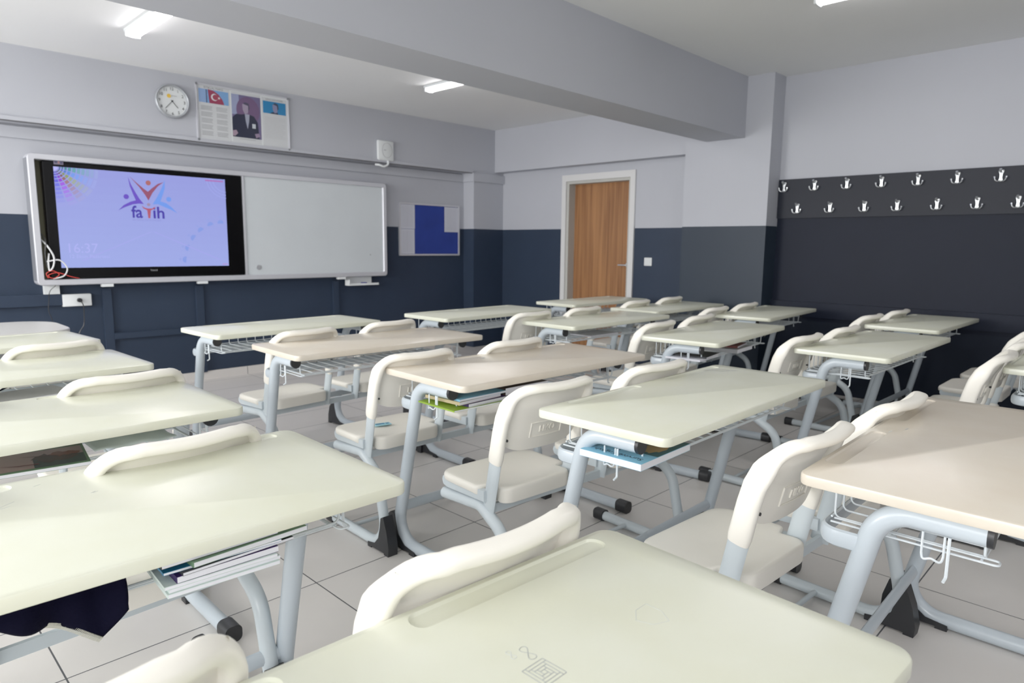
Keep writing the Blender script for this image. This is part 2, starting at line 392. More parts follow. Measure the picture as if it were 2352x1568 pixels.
def shoe_prism(b, poly, x, w):
    b.prism(poly, 'x', x - w, x + w)
def make_desk():
    root = empty('school_desk')
    top = desk_top_mesh('tabletop', M['top_cream']); top.parent = root
    for s in (-1, 1):
        x = s * .497
        path = fillet([(x, -.112, .708), (x, .078, .708), (x, .232, .026), (x, -.175, .026)], [0, .085, .10, 0], 10)
        b = MB(); b.tube(path, .0240, .0240, ref=(1, 0, 0), seg=16); leg = b.build('leg', M['desk_metal'], root)
        b = MB(); b.loft([[(x + p, y, q) for p, q in rrect(-.027, 0, .027, .055, .019, 4)] for y in (-.145, -.200)]); b.build('end_cap', M['black_plastic'], leg)
        b = MB(); b.tube([(x, -.111, .708), (x, -.122, .708)], .0242, .0252, seg=16); b.build('tube_plug', M['black_plastic'], leg)
        b = MB(); poly = [(.243, .145), (.266, .12), (.283, .06), (.286, .0), (.262, .0), (.262, .008), (.120, .008), (.120, 0), (.085, 0), (.085, .020), (.15, .028), (.19, .06), (.205, .11), (.215, .145)]
        shoe_prism(b, poly, x, .0262); b.build('foot_shoe', M['black_plastic'], leg)
    b = MB(); b.tube([(-.485, .196, .175), (.485, .196, .175)], .020, .010, ref=(0, .25, 1)); b.build('stretcher', M['desk_metal'], root)
    b = MB(); b.tube(fillet([(-.505, .105, .620), (-.505, .196, .620), (.505, .196, .620), (.505, .105, .620)], .05, 7), .0205, .0085, ref=(0, 0, 1), seg=10); b.build('front_rail', M['desk_metal'], root)
    b = MB(); b.box((-.50, .085, .726), (.50, .115, .734)); b.build('cross_bar', M['desk_metal'], root)
    b = MB(); r = .0024
    for i in range(17):
        xx = -.45 + i * .05625
        b.tube(fillet([(xx, .181, .733), (xx, .181, .645), (xx, -.105, .645)], .012, 3), r, seg=6)
    for yy, zz in ((.183, .650), (.06, .641), (-.10, .641)): b.tube([(-.465, yy, zz), (.465, yy, zz)], r * 1.1, ref=(0, 0, 1), seg=6)
    b.tube(fillet([(-.47, -.105, .733), (-.47, -.105, .648), (.47, -.105, .648), (.47, -.105, .733)], .015, 3), .0028, ref=(0, 1, 0), seg=6)
    for s in (-1, 1): b.tube(fillet([(s * .455, .18, .644), (s * .455, -.13, .644), (s * .480, -.13, .644), (s * .480, .18, .644)], .008, 3), r, ref=(0, 0, 1), seg=6)
    b.build('wire_basket', M['wire_white'], root)
    for s in (-1, 1):
        x = s * .515; b = MB()
        b.tube(fillet([(x, -.006, .688), (x, -.006, .645), (x + s * .008, -.010, .634), (x + s * .012, -.026, .642), (x + s * .008, -.042, .634), (x, -.044, .645), (x, -.044, .688)], .006, 3), .0024, ref=(1, .2, 0), seg=6)
        b.tube(fillet([(x, -.052, .688), (x, -.052, .606), (x + s * .012, -.050, .600)], .006, 3), .0032, seg=6)
        b.build('bag_hook', M['wire_white'], root)
    return root

DESKS = {  # name: x, y, yaw, depth, width
 'B1': (1.945, 3.829, 0.043, 0.483, 1.075), 'B2': (1.958, 2.913, -0.027, 0.491, 1.096), 'B3': (2.067, 1.946, -0.034, 0.504, 1.094), 'B4': (2.034, 1.106, 0.004, 0.456, 1.135),
 'C1': (3.414, 3.661, 0.016, 0.472, 1.102), 'C2': (3.723, 2.799, -0.004, 0.464, 1.102), 'C3': (3.698, 1.898, 0.093, 0.454, 1.085), 'C4': (3.873, 1.078, -0.015, 0.442, 1.104),
 'D1': (4.93, 3.773, -0.011, 0.453, 1.098), 'D2': (4.958, 2.995, 0.006, 0.45, 1.097), 'D3': (5.144, 2.234, 0.074, 0.43, 1.098), 'D4': (5.284, 1.184, -0.017, 0.432, 1.105),
 'A5': (0.356, 0.448, -0.055, 0.494, 1.104), 'A4': (0.266, 1.370, -0.024, 0.545, 1.104), 'A3': (0.299, 2.227, -0.007, 0.56, 1.104), 'A2': (0.342, 3.143, 0.037, 0.539, 1.104), 'A1': (0.370, 3.995, 0.087, 0.505, 1.104),
 'B5': (2.009, 0.314, 0.013, 0.469, 1.104), 'C5': (3.99, .235, 0, .47, 1.104)}
DL = {
 'A1': 'cream double desk just in front of the grey teacher table, far left',
 'A2': 'cream double desk at far left with a black strap and papers in its basket',
 'A3': 'cream double desk at far left with a red and dark storybook in its basket',
 'A4': 'glossy cream double desk at lower left, book pile and navy jacket underneath',
 'A5': 'cream double desk nearest the camera with a pencilled square spiral on its top',
 'B1': 'cream double desk in the front row under the right half of the screen',
 'B2': 'peach double desk directly behind the front desk below the whiteboard, second row',
 'B3': 'peach double desk in the middle with a green and white notebook pile in its basket',
 'B4': 'cream double desk in the middle, blue textbook below and grey rubbed oval on top',
 'B5': 'pinkish beige double desk at the right edge with two pen grooves in full view',
 'C1': 'cream double desk in the front row below the blue notice board',
 'C2': 'cream double desk in the third column, second row, facing the wooden door',
 'C3': 'cream double desk in the third column, third row, white papers in its basket',
 'C4': 'cream double desk in the third column, fourth row, empty wire basket showing bag hooks',
 'C5': 'cream double desk cut off by the right picture edge, only its corner showing',
 'D1': 'cream double desk in front of the wooden door, front row',
 'D2': 'cream double desk beside the grey pillar, second row of the wall column',
 'D3': 'cream double desk at the foot of the pillar, third row of the wall column',
 'D4': 'cream double desk against the coat hook wall, fourth row of the wall column'}
proto = make_desk()
peach = desk_top_mesh('peach_top_source', M['top_peach']); peach_me = peach.data; peach_me.name = 'tabletop'; bpy.data.objects.remove(peach)
DO = {}
for i, (n, (x, y, a, dep, wid)) in enumerate(DESKS.items()):
    o = proto if i == 0 else copy_tree(proto)
    o.location = (x, y, 0); o.rotation_euler = (0, 0, a); o.scale = (wid / TW, dep / TD, 1)
    tag(o, DL[n], 'desk', 'double desks of the classroom')
    if n in ('B2', 'B3', 'B5'):
        for ch in o.children:
            if ch.name.startswith('tabletop'): ch.data = peach_me
    DO[n] = o
def on_desk(n, x, y, z):
    dx, dy, a, dep, wid = DESKS[n]; return (dx + x * math.cos(a) - y * math.sin(a), dy + x * math.sin(a) + y * math.cos(a), z)

# ------------------------------------------------------------------ school chair prototype (origin on the floor, +y to the front)
def post_y(z): return -.062 - .20 * (z - .41) - max(0, z - .68) ** 1.3 * .55
SP = .554
def make_chair():
    root = empty('double_chair')
    # seat
    pts = [(-.160, -.115), (-.160, -.034), (-.211, -.020), (-.211, .195), (.211, .195), (.211, -.020), (.160, -.034), (.160, -.115)]
    base = fillet([(x, y, 0) for x, y in pts], [.04, .012, .02, .06, .06, .02, .012, .04], 5, closed=True)
    b = MB(); loops = []
    cx, cy = 0, .045
    def ring(scale, zf, grow=0):
        out = []
        for p in base:
            x, y = p.x * scale + cx * (1 - scale), p.y * scale + cy * (1 - scale)
            out.append((x, y + .0, zf(x, y)))
        return out
    dish = lambda x, y: .458 - .010 * math.exp(-((x / .13) ** 2 + ((y - .02) / .11) ** 2)) + .010 * max(0, -y - .02) * 3 - .012 * max(0, y - .15) * 3
    rear = lambda y: max(0., min(1., (-y + .0) / .09))
    loops.append(ring(.05, dish)); 
    for s in (.25, .45, .62, .76, .87, .94): loops.append(ring(s, dish))
    loops.append(ring(.978, lambda x, y: dish(x, y) - .002)); loops.append(ring(.996, lambda x, y: dish(x, y) - .007)); loops.append(ring(1.0, lambda x, y: dish(x, y) - .014))
    loops.append(ring(.997, lambda x, y: dish(x, y) - .022 - .026 * rear(y))); loops.append(ring(.985, lambda x, y: dish(x, y) - .026 - .028 * rear(y)))
    loops.append(ring(.95, lambda x, y: dish(x, y) - .026 - .028 * rear(y))); loops.append(ring(.93, lambda x, y: dish(x, y) - .018)); loops.append(ring(.05, lambda x, y: dish(x, y) - .014))
    b.loft(loops); seat = b.build('seat', M['chair_plastic'], root, smooth=50)
    # backrest moulding: rolled rim, sleeves and panel with a rearward bow
    xs = .181
    def bow(x): return -.036 * (1 - min(1, (x / .185)) ** 2)
    b = MB()
    zc = [.548, .565, .60, .65, .70, .740]
    left = [Vector((-xs - .001, post_y(z), z)) for z in zc]
    R = .062; arc = []
    for k in range(1, 9):
        a = PI - k * (PI / 2) / 8; z = .740 + R * math.sin(a); x = -xs + R + R * math.cos(a)
        arc.append(Vector((x, post_y(z) + bow(x) * (k / 8) ** 1.5 - .006 * k / 8, z)))
    mid = [Vector((x, post_y(.801) + bow(x) - .006,   .805 - .003 * math.cos(x / .12 * PI / 2))) for x in [-.116 + .019333 * i for i in range(1, 12)]]
    right = [Vector((-p.x, p.y, p.z)) for p in reversed(left + arc)]
    path = left + arc + mid + right
    n = len(path); pl = []
    for i, p in enumerate(path):
        t = (path[min(i + 1, n - 1)] - path[max(i - 1, 0)]).normalized(); ref = Vector((0, 1, .15)); B = t.cross(ref).normalized(); A = B.cross(t).normalized()
        e = min(1, abs(p.z - .548) / .08); h_ = max(0, min(1, (p.z - .735) / .05)); h_ = h_ * h_ * (3 - 2 * h_); ra = .0300 - .0014 * e - .0100 * h_; rb = .0165 - .0030 * h_
        if i in (0, n - 1): ra *= .9; rb *= .85
        pl.append([p + A * ra * (abs(math.cos(q)) ** .8) * (1 if math.cos(q) > 0 else -1) + B * rb * (abs(math.sin(q)) ** .8) * (1 if math.sin(q) > 0 else -1) for q in [2 * PI * k / 18 for k in range(18)]])
    b.loft(pl)
    nx, nz = 20, 12; F_, B_ = [], []
    for j in range(nz + 1):
        for i in range(nx + 1):
            x = -.172 + .344 * i / nx; zb = .578 + .040 * (abs(x) / .172) ** 5; z = zb + (.797 - zb) * j / nz
            yb = post_y(z) + bow(x) * min(1, 1.0 - .25 * (1 - j / nz)) + .004
            F_.append((x, yb + .004, z)); B_.append((x, yb - .004, z))
    f = []; W = nx + 1; K = len(F_)
    for j in range(nz):
        for i in range(nx):
            q = (j * W + i, j * W + i + 1, (j + 1) * W + i + 1, (j + 1) * W + i); f.append(q); f.append(tuple(K + t for t in reversed(q)))
    for i in range(nx): f.append((i, K + i, K + i + 1, i + 1)); 
    for j in range(nz): f.append((j * W, (j + 1) * W, K + (j + 1) * W, K + j * W)); f.append((j * W + nx, K + j * W + nx, K + (j + 1) * W + nx, (j + 1) * W + nx))
    b.add(F_ + B_, f); br = b.build('backrest', M['chair_plastic'], root, smooth=50)
    # embossed name plate on the back of the panel
    b = MB()
    def onback(x, z): return Vector((x, post_y(z) + bow(x) * (1.0 - .25 * (1 - (z - .578) / .207)) - .001, z))
    fr = [onback(x, z) for x, z in [(-.07, .622), (-.07, .672)] + [(-.07 + .14 * i / 8, .672) for i in range(1, 9)] + [(.07, .622)] + [(.07 - .14 * i / 8, .622) for i in range(1, 8)]]
    b.tube(fr, .0024, ref=(0, 1, 0), seg=6, closed=True)
    vv, ff = text_mesh('LIKO', .032, 'CENTER', .0020)
    b.add([onback(p[0], .637 + p[1]) + Vector((0, -p[2] * 1 - .0010, 0)) for p in vv], ff)
    b.build('embossed_plate', M['chair_plastic'], br)
    for s in (-1, 1):
        b = MB(); b.cyl((s * .171, post_y(.63) - .020, .63), (s * .171, post_y(.63) - .0295, .63), .0045, 10)
        b.build('screw', M['screw_black'], br)
    # the pair shares one frame: two outer C legs, two seat beams and a floor bar
    for s in (-1, 1):
        x = s * (SP / 2 + .184)
        path = fillet([(x, .185, .372), (x, -.020, .386), (x, -.135, .320), (x, -.205, .024), (x, .255, .024)], [0, .06, .11, .10, 0], 9)
        b = MB(); b.tube(path, .0205, .0205, seg=16); leg = b.build('leg', M['chair_metal'], root)
        b = MB(); b.loft([[(x + p, y, q) for p, q in rrect(-.023, 0, .023, .050, .016, 4)] for y in (.215, .268)]); b.build('end_cap', M['black_plastic'], leg)
        b = MB(); poly = [(-.203, .16), (-.226, .10), (-.240, .035), (-.236, 0), (-.205, 0), (-.205, .007), (-.11, .007), (-.11, 0), (-.085, 0), (-.085, .02), (-.135, .028), (-.165, .06), (-.178, .11), (-.185, .15)]
        shoe_prism(b, poly, x, .0225); b.build('foot_shoe', M['black_plastic'], leg)
    W2 = SP / 2 + .184
    for yy, zz in ((-.062, .385), (.12, .372)):
        b = MB(); b.box((-W2, yy - .006, zz - .016), (W2, yy + .006, zz + .014)); b.build('seat_beam', M['chair_metal'], root, smooth=0)
    b = MB(); b.tube([(-W2, .085, .026), (W2, .085, .026)], .009); b.build('floor_bar', M['chair_metal'], root)
    for off in (-SP / 2, SP / 2):
        for s in (-1, 1):
            xi = s * .181 + off; b = MB()
            b.tube([(xi, post_y(z), z) for z in (.375, .41, .45, .49, .54, .57)], .0110, .0275, ref=(1, 0, 0), seg=12); b.build('back_post', M['chair_metal'], root)
            b = MB(); poly = [(-.055, .410), (.150, .404), (.172, .411), (.178, .425), (.174, .440), (-.055, .446)]
            xb = s * .190 + off; b.prism(poly, 'x', xb - .011, xb + .011); b.build('seat_bracket', M['chair_metal'], root)
    for o_ in (seat, br):
        c = copy_tree(o_, root); c.location.x = SP / 2; o_.location.x = -SP / 2
    return root

CH = {
 'A1': (0.376, 3.543, 0.128), 'A2': (0.392, 2.622, 0.032), 'A3': (0.253, 1.732, 0.052), 'A4': (0.390, 0.868, -0.045), 'B1': (1.964, 3.326, 0.082), 'B2': (1.968, 2.351, -0.028),
 'B3': (1.929, 1.559, -0.071), 'B4': (1.936, 0.736, -0.060), 'C1': (3.548, 3.178, -0.006), 'C2': (3.681, 2.324, 0.071), 'C3': (3.751, 1.475, -0.014), 'C4': (3.783, 0.671, 0.02),
 'D1': (4.933, 3.303, 0.037), 'D2': (4.863, 2.571, 0.043), 'D3': (5.187, 1.585, -0.041), 'D4': (4.98, 0.719, -0.004)}
DN = {'A1': 'behind the front desk beside the teacher table', 'A2': 'behind the second desk of the far left column', 'A3': 'behind the far left desk with the storybook',
 'A4': 'between the two desks nearest the camera', 'B1': 'behind the front desk under the screen', 'B2': 'with a blue packet on its left seat',
 'B3': 'behind the peach middle desk with the notebooks', 'B4': 'behind the cream middle desk with the blue textbook', 'C1': 'behind the front desk below the blue notice board', 'C2': 'behind the second desk of the third column',
 'C3': 'behind the third desk of the third column', 'C4': 'behind the third column desk with visible bag hooks', 'D1': 'behind the front desk by the wooden door', 'D2': 'behind the desk beside the grey pillar',
 'D3': 'behind the desk at the foot of the pillar', 'D4': 'behind the desk by the coat hook wall'}
cproto = make_chair()
for i, (n, (x, y, a)) in enumerate(CH.items()):
    o = cproto if i == 0 else copy_tree(cproto)
    o.location = (x, y, 0); o.rotation_euler = (0, 0, a)
    if n == 'A4': o.scale = (1.03, 1, 1.025)
    tag(o, 'pair of cream chairs on one frame, ' + DN[n], 'chair', 'double chairs of the classroom')

# ------------------------------------------------------------------ drawings and stains on the desk tops (children of their desks)
def mark(n, name, m, strokes, r=.0007, label=None):
    b = MB()
    for st in strokes: b.tube([(x, y, TZ + .0001) for x, y in st], r, .0003, ref=Vector((0, 0, 1)).cross(Vector((st[-1][0] - st[0][0], st[-1][1] - st[0][1] + 1e-5, 0))), seg=4)
    o = b.build(name, m, DO[n], smooth=0)
    if label: o['label'] = label
    return o
sq = []
cx_, cy_, ca, sa = .181, .029, math.cos(.06), math.sin(.06)
def S_(u, v): u *= .0178; v *= .0178; return (cx_ + u * ca - v * sa, cy_ + u * sa + v * ca)
def seg_(a, b_): return [S_(*a), S_(*b_)]
for h in (1., .72, .44, .18): sq += [seg_((-h, -h), (h, -h)), seg_((h, -h), (h, h)), seg_((h, h), (-h, h)), seg_((-h, h), (-h, -h))]
for h, g in ((1., .72), (.72, .44), (.44, .18)): sq += [seg_((-g, g), (-g, h)), seg_((g, g), (h, g)), seg_((g, -g), (g, -h)), seg_((-g, -g), (-h, -g))]
mark('A5', 'pencil_spiral', M['graphite'], sq, .0006, 'pencilled square spiral')
def bow_(cx, cy, r, k):
    out = []
    for i in range(25):
        t = 2 * PI * i / 24; out.append((cx + r * math.sin(t), cy + r * .5 * math.sin(2 * t) + r * k * math.sin(t)))
    return out
def split(st): return [st[i:i + 2] for i in range(len(st) - 1)]
def bow2(cx, cy, r): return [(cx + r * .42 * math.sin(2 * t) + .12 * r * math.sin(t), cy + r * math.sin(t)) for t in [2 * PI * i / 28 for i in range(29)]]
mark('A5', 'pencil_bow', M['graphite'], split(bow2(.192, .066, .013)), .0005)
mark('A5', 'pencil_bow', M['graphite_light'], split(bow2(.174, .076, .008)), .0005)
mark('A5', 'pencil_house', M['graphite_light'], split([(.392, .041), (.368, .040), (.348, .025), (.357, .005), (.380, -.003), (.392, .016), (.392, .041)]), .0004)
mark('A4', 'pencil_scribble', M['graphite_light'], [[(.055, .080), (.064, .086)], [(.058, .078), (.068, .083)], [(-.02, .18), (-.006, .186)], [(-.09, .10), (-.06, .12)], [(-.10, .09), (-.07, .10)]], .0007)
def blot(n, name, m, cx, cy, rx, ry, rot=0., k=20, jit=.15, hole=0.):
    b = MB(); v = []; rnd = random.Random(hash(n) % 97 + int(cx * 1000))
    for i in range(k):
        t = 2 * PI * i / k; q = 1 + rnd.uniform(-jit, jit)
        v.append((cx + (rx * q * math.cos(t)) * math.cos(rot) - ry * q * math.sin(t) * math.sin(rot), cy + rx * q * math.cos(t) * math.sin(rot) + ry * q * math.sin(t) * math.cos(rot), TZ + .0003))
    if hole:
        v2 = [(cx + (p[0] - cx) * hole, cy + (p[1] - cy) * hole, p[2]) for p in v]; b.add(v + v2, [(i, (i + 1) % k, k + (i + 1) % k, k + i) for i in range(k)])
    else: b.add(v, [tuple(range(k))])
    return b.build(name, m, DO[n], smooth=0, recalc=False)
blot('B3', 'ink_blot', M['graphite'], -.093, .150, .016, .007, .3)
M['smudge_soft'] = mat('smudge_soft', (.52, .53, .46), .3)
blot('B4', 'rubbed_oval', M['smudge_soft'], .44, .150, .062, .020, -.9, 28, .05, .55)
blot('B5', 'ink_smear', M['graphite'], .03, .16, .013, .0022, -.1)
blot('B5', 'ink_smear', M['graphite_light'], -.03, .185, .016, .0014, -.1)

# ------------------------------------------------------------------ books and bags in the baskets
def book(name, n, x, y, z, w, d, t, cover, label, cat='book', rz=0., page=None, parts=True, tilt=0.):
    """a closed book lying flat: cover boards, page block set back from three edges"""
    px, py, pz = on_desk(n, x, y, z)
    r = empty(name, (px, py, pz), DESKS[n][2] + rz); r.rotation_euler = (tilt, 0, DESKS[n][2] + rz); tag(r, label, cat)
    b = MB(); c = min(.0009, t * .15)
    b.box((-w / 2, -d / 2, 0), (w / 2, d / 2, c)); b.box((-w / 2, -d / 2, t - c), (w / 2, d / 2, t)); b.box((-w / 2, -d / 2, c), (-w / 2 + c, d / 2, t - c))
    b.build('cover', cover, r, smooth=0)
    b = MB(); b.box((-w / 2 + c, -d / 2 - .0004, c), (w / 2 + .0004, d / 2, t - c)); b.build('pages', page or M['paper'], r, smooth=0)
    return r
BZ = .6485
def pile(n, items, z=BZ):
    for it in items:
        nm, x, y, w, d, t, cov, lab = it[:8]; kw = it[8] if len(it) > 8 else {}
        book(nm, n, x, y, z, w, d, t, cov, lab, **kw); z += t + .0004
pile('A4', [
 ('exercise_book', .195, -.092, .195, .25, .007, M['paper_green'], 'pale exercise book at the very bottom of the pile under the glossy desk', dict(rz=-.03)),
 ('exercise_book', .197, -.088, .195, .25, .007, M['paper_green'], 'pale exercise book second from the bottom of the pile under the glossy desk', dict(rz=-.02)),
 ('exercise_book', .192, -.090, .195, .25, .006, M['paper_green'], 'pale exercise book just below the purple edged book of the pile', dict(rz=-.035)),
 ('book', .200, -.090, .180, .245, .012, M['bk_purple'], 'white paged book with purple spine in the lower half of the pile', dict(rz=.0)),
 ('book', .215, -.092, .205, .24, .006, M['bk_dark'], 'thin dark covered book sticking out to the right in the middle of the pile', dict(rz=.05)),
 ('book', .197, -.086, .205, .25, .005, M['bk_blue'], 'blue covered book in the middle of the pile under the glossy desk', dict(rz=-.03)),
 ('book', .235, -.100, .215, .235, .010, M['bk_green'], 'green covered book jutting out furthest to the right of the pile', dict(rz=.06)),
 ('book', .185, -.088, .205, .25, .018, M['bk_dark'], 'thick white paged book near the top of the pile under the glossy desk', dict(rz=.03)),
 ('book', .215, -.098, .200, .24, .007, M['bk_teal'], 'teal covered book on top of the pile under the glossy desk', dict(rz=.07))])
pile('B3', [
 ('notebook', -.37, -.06, .30, .22, .006, M['bk_lime'], 'lime green folder at the bottom of the basket of the peach middle desk', {}),
 ('notebook', -.33, -.055, .24, .20, .010, M['bk_purple'], 'dark purple spiral notebook on the green folder under the peach middle desk', dict(rz=.05)),
 ('book', -.38, -.05, .22, .19, .012, M['bk_tan'], 'worn brown edged book above the spiral notebook under the peach middle desk', dict(rz=.08)),
 ('notebook', -.36, -.045, .24, .20, .008, M['bk_sky'], 'pale blue notebook on top of the pile under the peach middle desk', dict(rz=.03)),
 ('book', -.12, -.035, .22, .20, .02, M['bk_brown'], 'dark brown book further along the basket of the peach middle desk', {})][:4])
book('book', 'B3', -.12, -.04, BZ, .24, .20, .045, M['bk_brown'], 'dark brown book further along the basket of the peach middle desk')
# spiral of the notebook
b = MB()
for i in range(34): 
    x = -.118 + i * .0068
    b.tube([(x + .0012 * math.cos(t), -.104 - .005 * math.cos(t) , .005 + .0062 * math.sin(t)) for t in [2 * PI * k / 8 for k in range(8)]], .0008, seg=4, closed=True)
sp = b.build('spiral_binding', M['white_plastic'], smooth=0)
for o in bpy.data.objects:
    if o.get('label', '').startswith('dark purple spiral'): sp.parent = o
# blue textbook with lettering
tb = book('textbook', 'B4', -.415, -.035, BZ, .27, .205, .020, M['bk_sky'], 'pale blue English textbook sticking out of the basket of the cream middle desk', rz=PI + .02)
b = MB(); b.box((-.134, -.1015, .0202), (.048, .1015, .0206)); b.build('cover_picture', M['bk_teal'], tb, smooth=0)
b = MB(); b.add([(-.02 + (.05 + .012 * math.sin(i * 2.3)) * math.cos(i * PI / 9), .055 + (.030 + .008 * math.sin(i * 3.1)) * math.sin(i * PI / 9), .0209) for i in range(18)], [tuple(range(18))]); b.build('cover_picture', M['hollow_tan'], tb, smooth=0, recalc=False)
for t, lx, ly in (('Survive English', .092, .085), ('to', .058, -.01)):
    vv, ff = text_mesh(t, .027); b = MB(); b.add([(lx + p[1], ly - p[0], .0204) for p in vv], ff); b.build('cover_title', M['bk_dark'], tb, smooth=0, recalc=False)
pile('C3', [
 ('sheet_stack', -.40, -.02, .24, .20, .010, M['paper'], 'white sheets stacked in the left of the basket, third desk of the third column', {}),
 ('folder', -.36, -.03, .22, .19, .008, M['bk_dark'], 'dark folder lying on the white sheets, third desk of the third column', dict(rz=.06))])
pile('C3', [
 ('sheet_stack', .02, -.06, .24, .20, .022, M['bk_grey'], 'thick pale book drooping in the middle of the basket, third desk of the third column', {}),
 ('book', .05, -.04, .20, .18, .010, M['bk_red'], 'red covered book on the pale book, third desk of the third column', dict(rz=.1))])
pile('C2', [('sheet_stack', -.05, .0, .30, .18, .010, M['paper'], 'white papers in the basket of the second desk in the third column', {})])
# storybook under A3
sb = book('storybook', 'A3', .062, -.055, BZ, .225, .25, .010, M['bk_green'], 'green storybook with a red and dark picture in the third far left desk', rz=-.12)
a = Art((-.112, .124, .0102), (1, 0, 0), (0, -1, 0), (0, 0, 1), .224, .248)
a.rect(.0, .0, 1, .22, (.06, .09, .05)); a.rect(.06, .26, .97, .95, (.30, .21, .20)); a.rect(.45, .6, .97, .95, (.012, .03, .03))
rr = random.Random(3)
a.poly([(.70 + (.24 + rr.uniform(-.08, .05)) * math.cos(t), .62 + (.20 + rr.uniform(-.08, .05)) * math.sin(t)) for t in [2 * PI * i / 26 for i in range(26)]], (.03, .012, .008))
a.poly([(.78 + (.15 + rr.uniform(-.06, .04)) * math.cos(t), .52 + (.10 + rr.uniform(-.04, .03)) * math.sin(t)) for t in [2 * PI * i / 22 for i in range(22)]], (.14, .025, .01))
a.poly([(.12, .72), (.3, .78), (.5, .80), (.5, .83), (.3, .81)], (.10, .005, .008)); a.poly([(.3, .45), (.5, .5), (.62, .52), (.6, .55), (.45, .51)], (.06, .005, .008))
a.build('cover_picture', M['printed'], sb)
book('book', 'A3', -.08, -.075, BZ, .05, .24, .010, M['bk_blue'], 'blue book edge beside the storybook in the basket of the third left desk', rz=-.12)
# clear plastic bag folded in the A3 basket
def cloth(name, verts_fn, nx, ny, m, label, cat, thick=.003, n=None, parent=None):
    v = []; f = []
    for j in range(ny + 1):
        for i in range(nx + 1): v.append(verts_fn(i / nx, j / ny))
    for j in range(ny):
        for i in range(nx): a_ = j * (nx + 1) + i; f.append((a_, a_ + 1, a_ + nx + 2, a_ + nx + 1))
    me = bpy.data.meshes.new(name); me.from_pydata(v, [], f); me.materials.append(m)
    for p in me.polygons: p.use_smooth = True
    o = bpy.data.objects.new(name, me); COL.objects.link(o); md = o.modifiers.new('s', 'SOLIDIFY'); md.thickness = thick; md.offset = 0
    if label: tag(o, label, cat)
    if n: x, y, a_, _, _ = DESKS[n]; o.location = (x, y, 0); o.rotation_euler = (0, 0, a_)
    if parent: o.parent = parent
    return o
def bagfn(u, v): return (.19 + .22 * u, -.10 + .22 * v, .657 + .022 * math.sin(u * PI) * math.sin(v * PI) + .003 * math.sin(u * 14) * math.cos(v * 9))
cloth('plastic_bag', bagfn, 18, 14, M['paper_green'], 'crumpled clear plastic sleeve beside the storybook in the third left desk', 'bag', .002, 'A3')
# A2: papers with a black strap
book('exercise_book', 'A2', .16, -.03, BZ, .26, .20, .012, M['paper'], 'white exercise book in the basket of the second left desk', rz=.15)
book('exercise_book', 'A2', -.06, -.04, BZ, .14, .20, .020, M['bk_grey'], 'grey exercise book left of the strap in the second left desk', rz=-.1)
def strapfn(u, v): return (-.03 + .17 * u + .02 * v, -.10 + .19 * u + .02 * math.sin(u * 5), .674 + .006 * math.sin(u * 9) + (.004 * v) + .004 * u)
cloth('strap', strapfn, 20, 2, M['fabric_navy'], 'black fabric strap lying across the exercise books in the second left desk', 'strap', .003, 'A2')
# navy jacket hanging out of the A4 basket
def jac(u, v):
    x = -.51 + .555 * u
    bot = .650 + .012 * math.sin(u * 13) + .006 * math.sin(u * 31)
    if u > .80: bot -= max(0, 1 - abs(u - .925) / .125) * .052
    z = .722 + (bot - .722) * v
    y = -.128 - .028 * math.sin(min(1, v) * 1.9) + .010 * math.sin(u * 22 + v * 2) + .005 * math.sin(u * 47 + 1)
    return (x, y, z)
jk = cloth('jacket', jac, 90, 14, M['fabric_navy'], 'navy blue zipped jacket stuffed in the basket of the glossy lower left desk', 'jacket', .006, 'A4')
def jtop(u, v): return (-.51 + .555 * u, -.128 + .23 * v, .700 - .035 * v * v + .012 * math.sin(u * 17 + v * 5) - .01)
cloth('jacket_body', jtop, 40, 12, M['fabric_navy'], None, None, .03, None, jk)
b = MB()
for i in range(42):
    u = .80 + .125 * i / 41; p = Vector(jac(u, 1.)); q = p + Vector((-.0035, -.001, -.0045)); b.tube([p + Vector((.003, -.004, .003)), q], .0009, seg=5)
b.build('zip', M['zip_metal'], jk, smooth=0)
# paper slip on a chair seat
sx, sy, sz = 1.665, 2.425, .4565
t = empty('paper_slip', (sx, sy, sz), -.25); tag(t, 'small pale blue paper packet lying on a chair seat in the second row', 'packet')
b = MB(); b.bbox((-.038, -.018, 0), (.038, .018, .004), .0015); b.build('wrapper', M['ticket'], t)
b = MB(); b.box((-.03, -.006, .0041), (.01, .010, .0043)); b.box((.016, -.008, .0041), (.03, .008, .0043)); b.build('print', M['bk_blue'], t, smooth=0)

# ------------------------------------------------------------------ teacher table
tt = empty('teacher_table', (.35, 4.62, 0)); tag(tt, 'pale grey teacher table with a rounded end below the socket box', 'table')
out = fillet([(-.95, -.30, 0), (.60, -.30, 0), (.60, .34, 0), (-.95, .34, 0)], [.02, .16, .22, .02], 8, closed=True)
b = MB(); b.loft([[(p.x * s_ , p.y * s_, z) for p in out] for s_, z in ((.99, .727), (1, .732), (1, .756), (.993, .76))]); b.build('tabletop', M['teacher_top'], tt)
b = MB(); b.box((-.85, .22, .25), (.42, .235, .727)); b.build('modesty_panel', M['bk_grey'], tt, smooth=0)
for sx_ in (-.85, .42):
    for sy_ in (-.22, .24): b = MB(); b.bbox((sx_ - .02, sy_ - .02, 0), (sx_ + .02, sy_ + .02, .727), .004); b.build('leg', M['desk_metal'], tt)

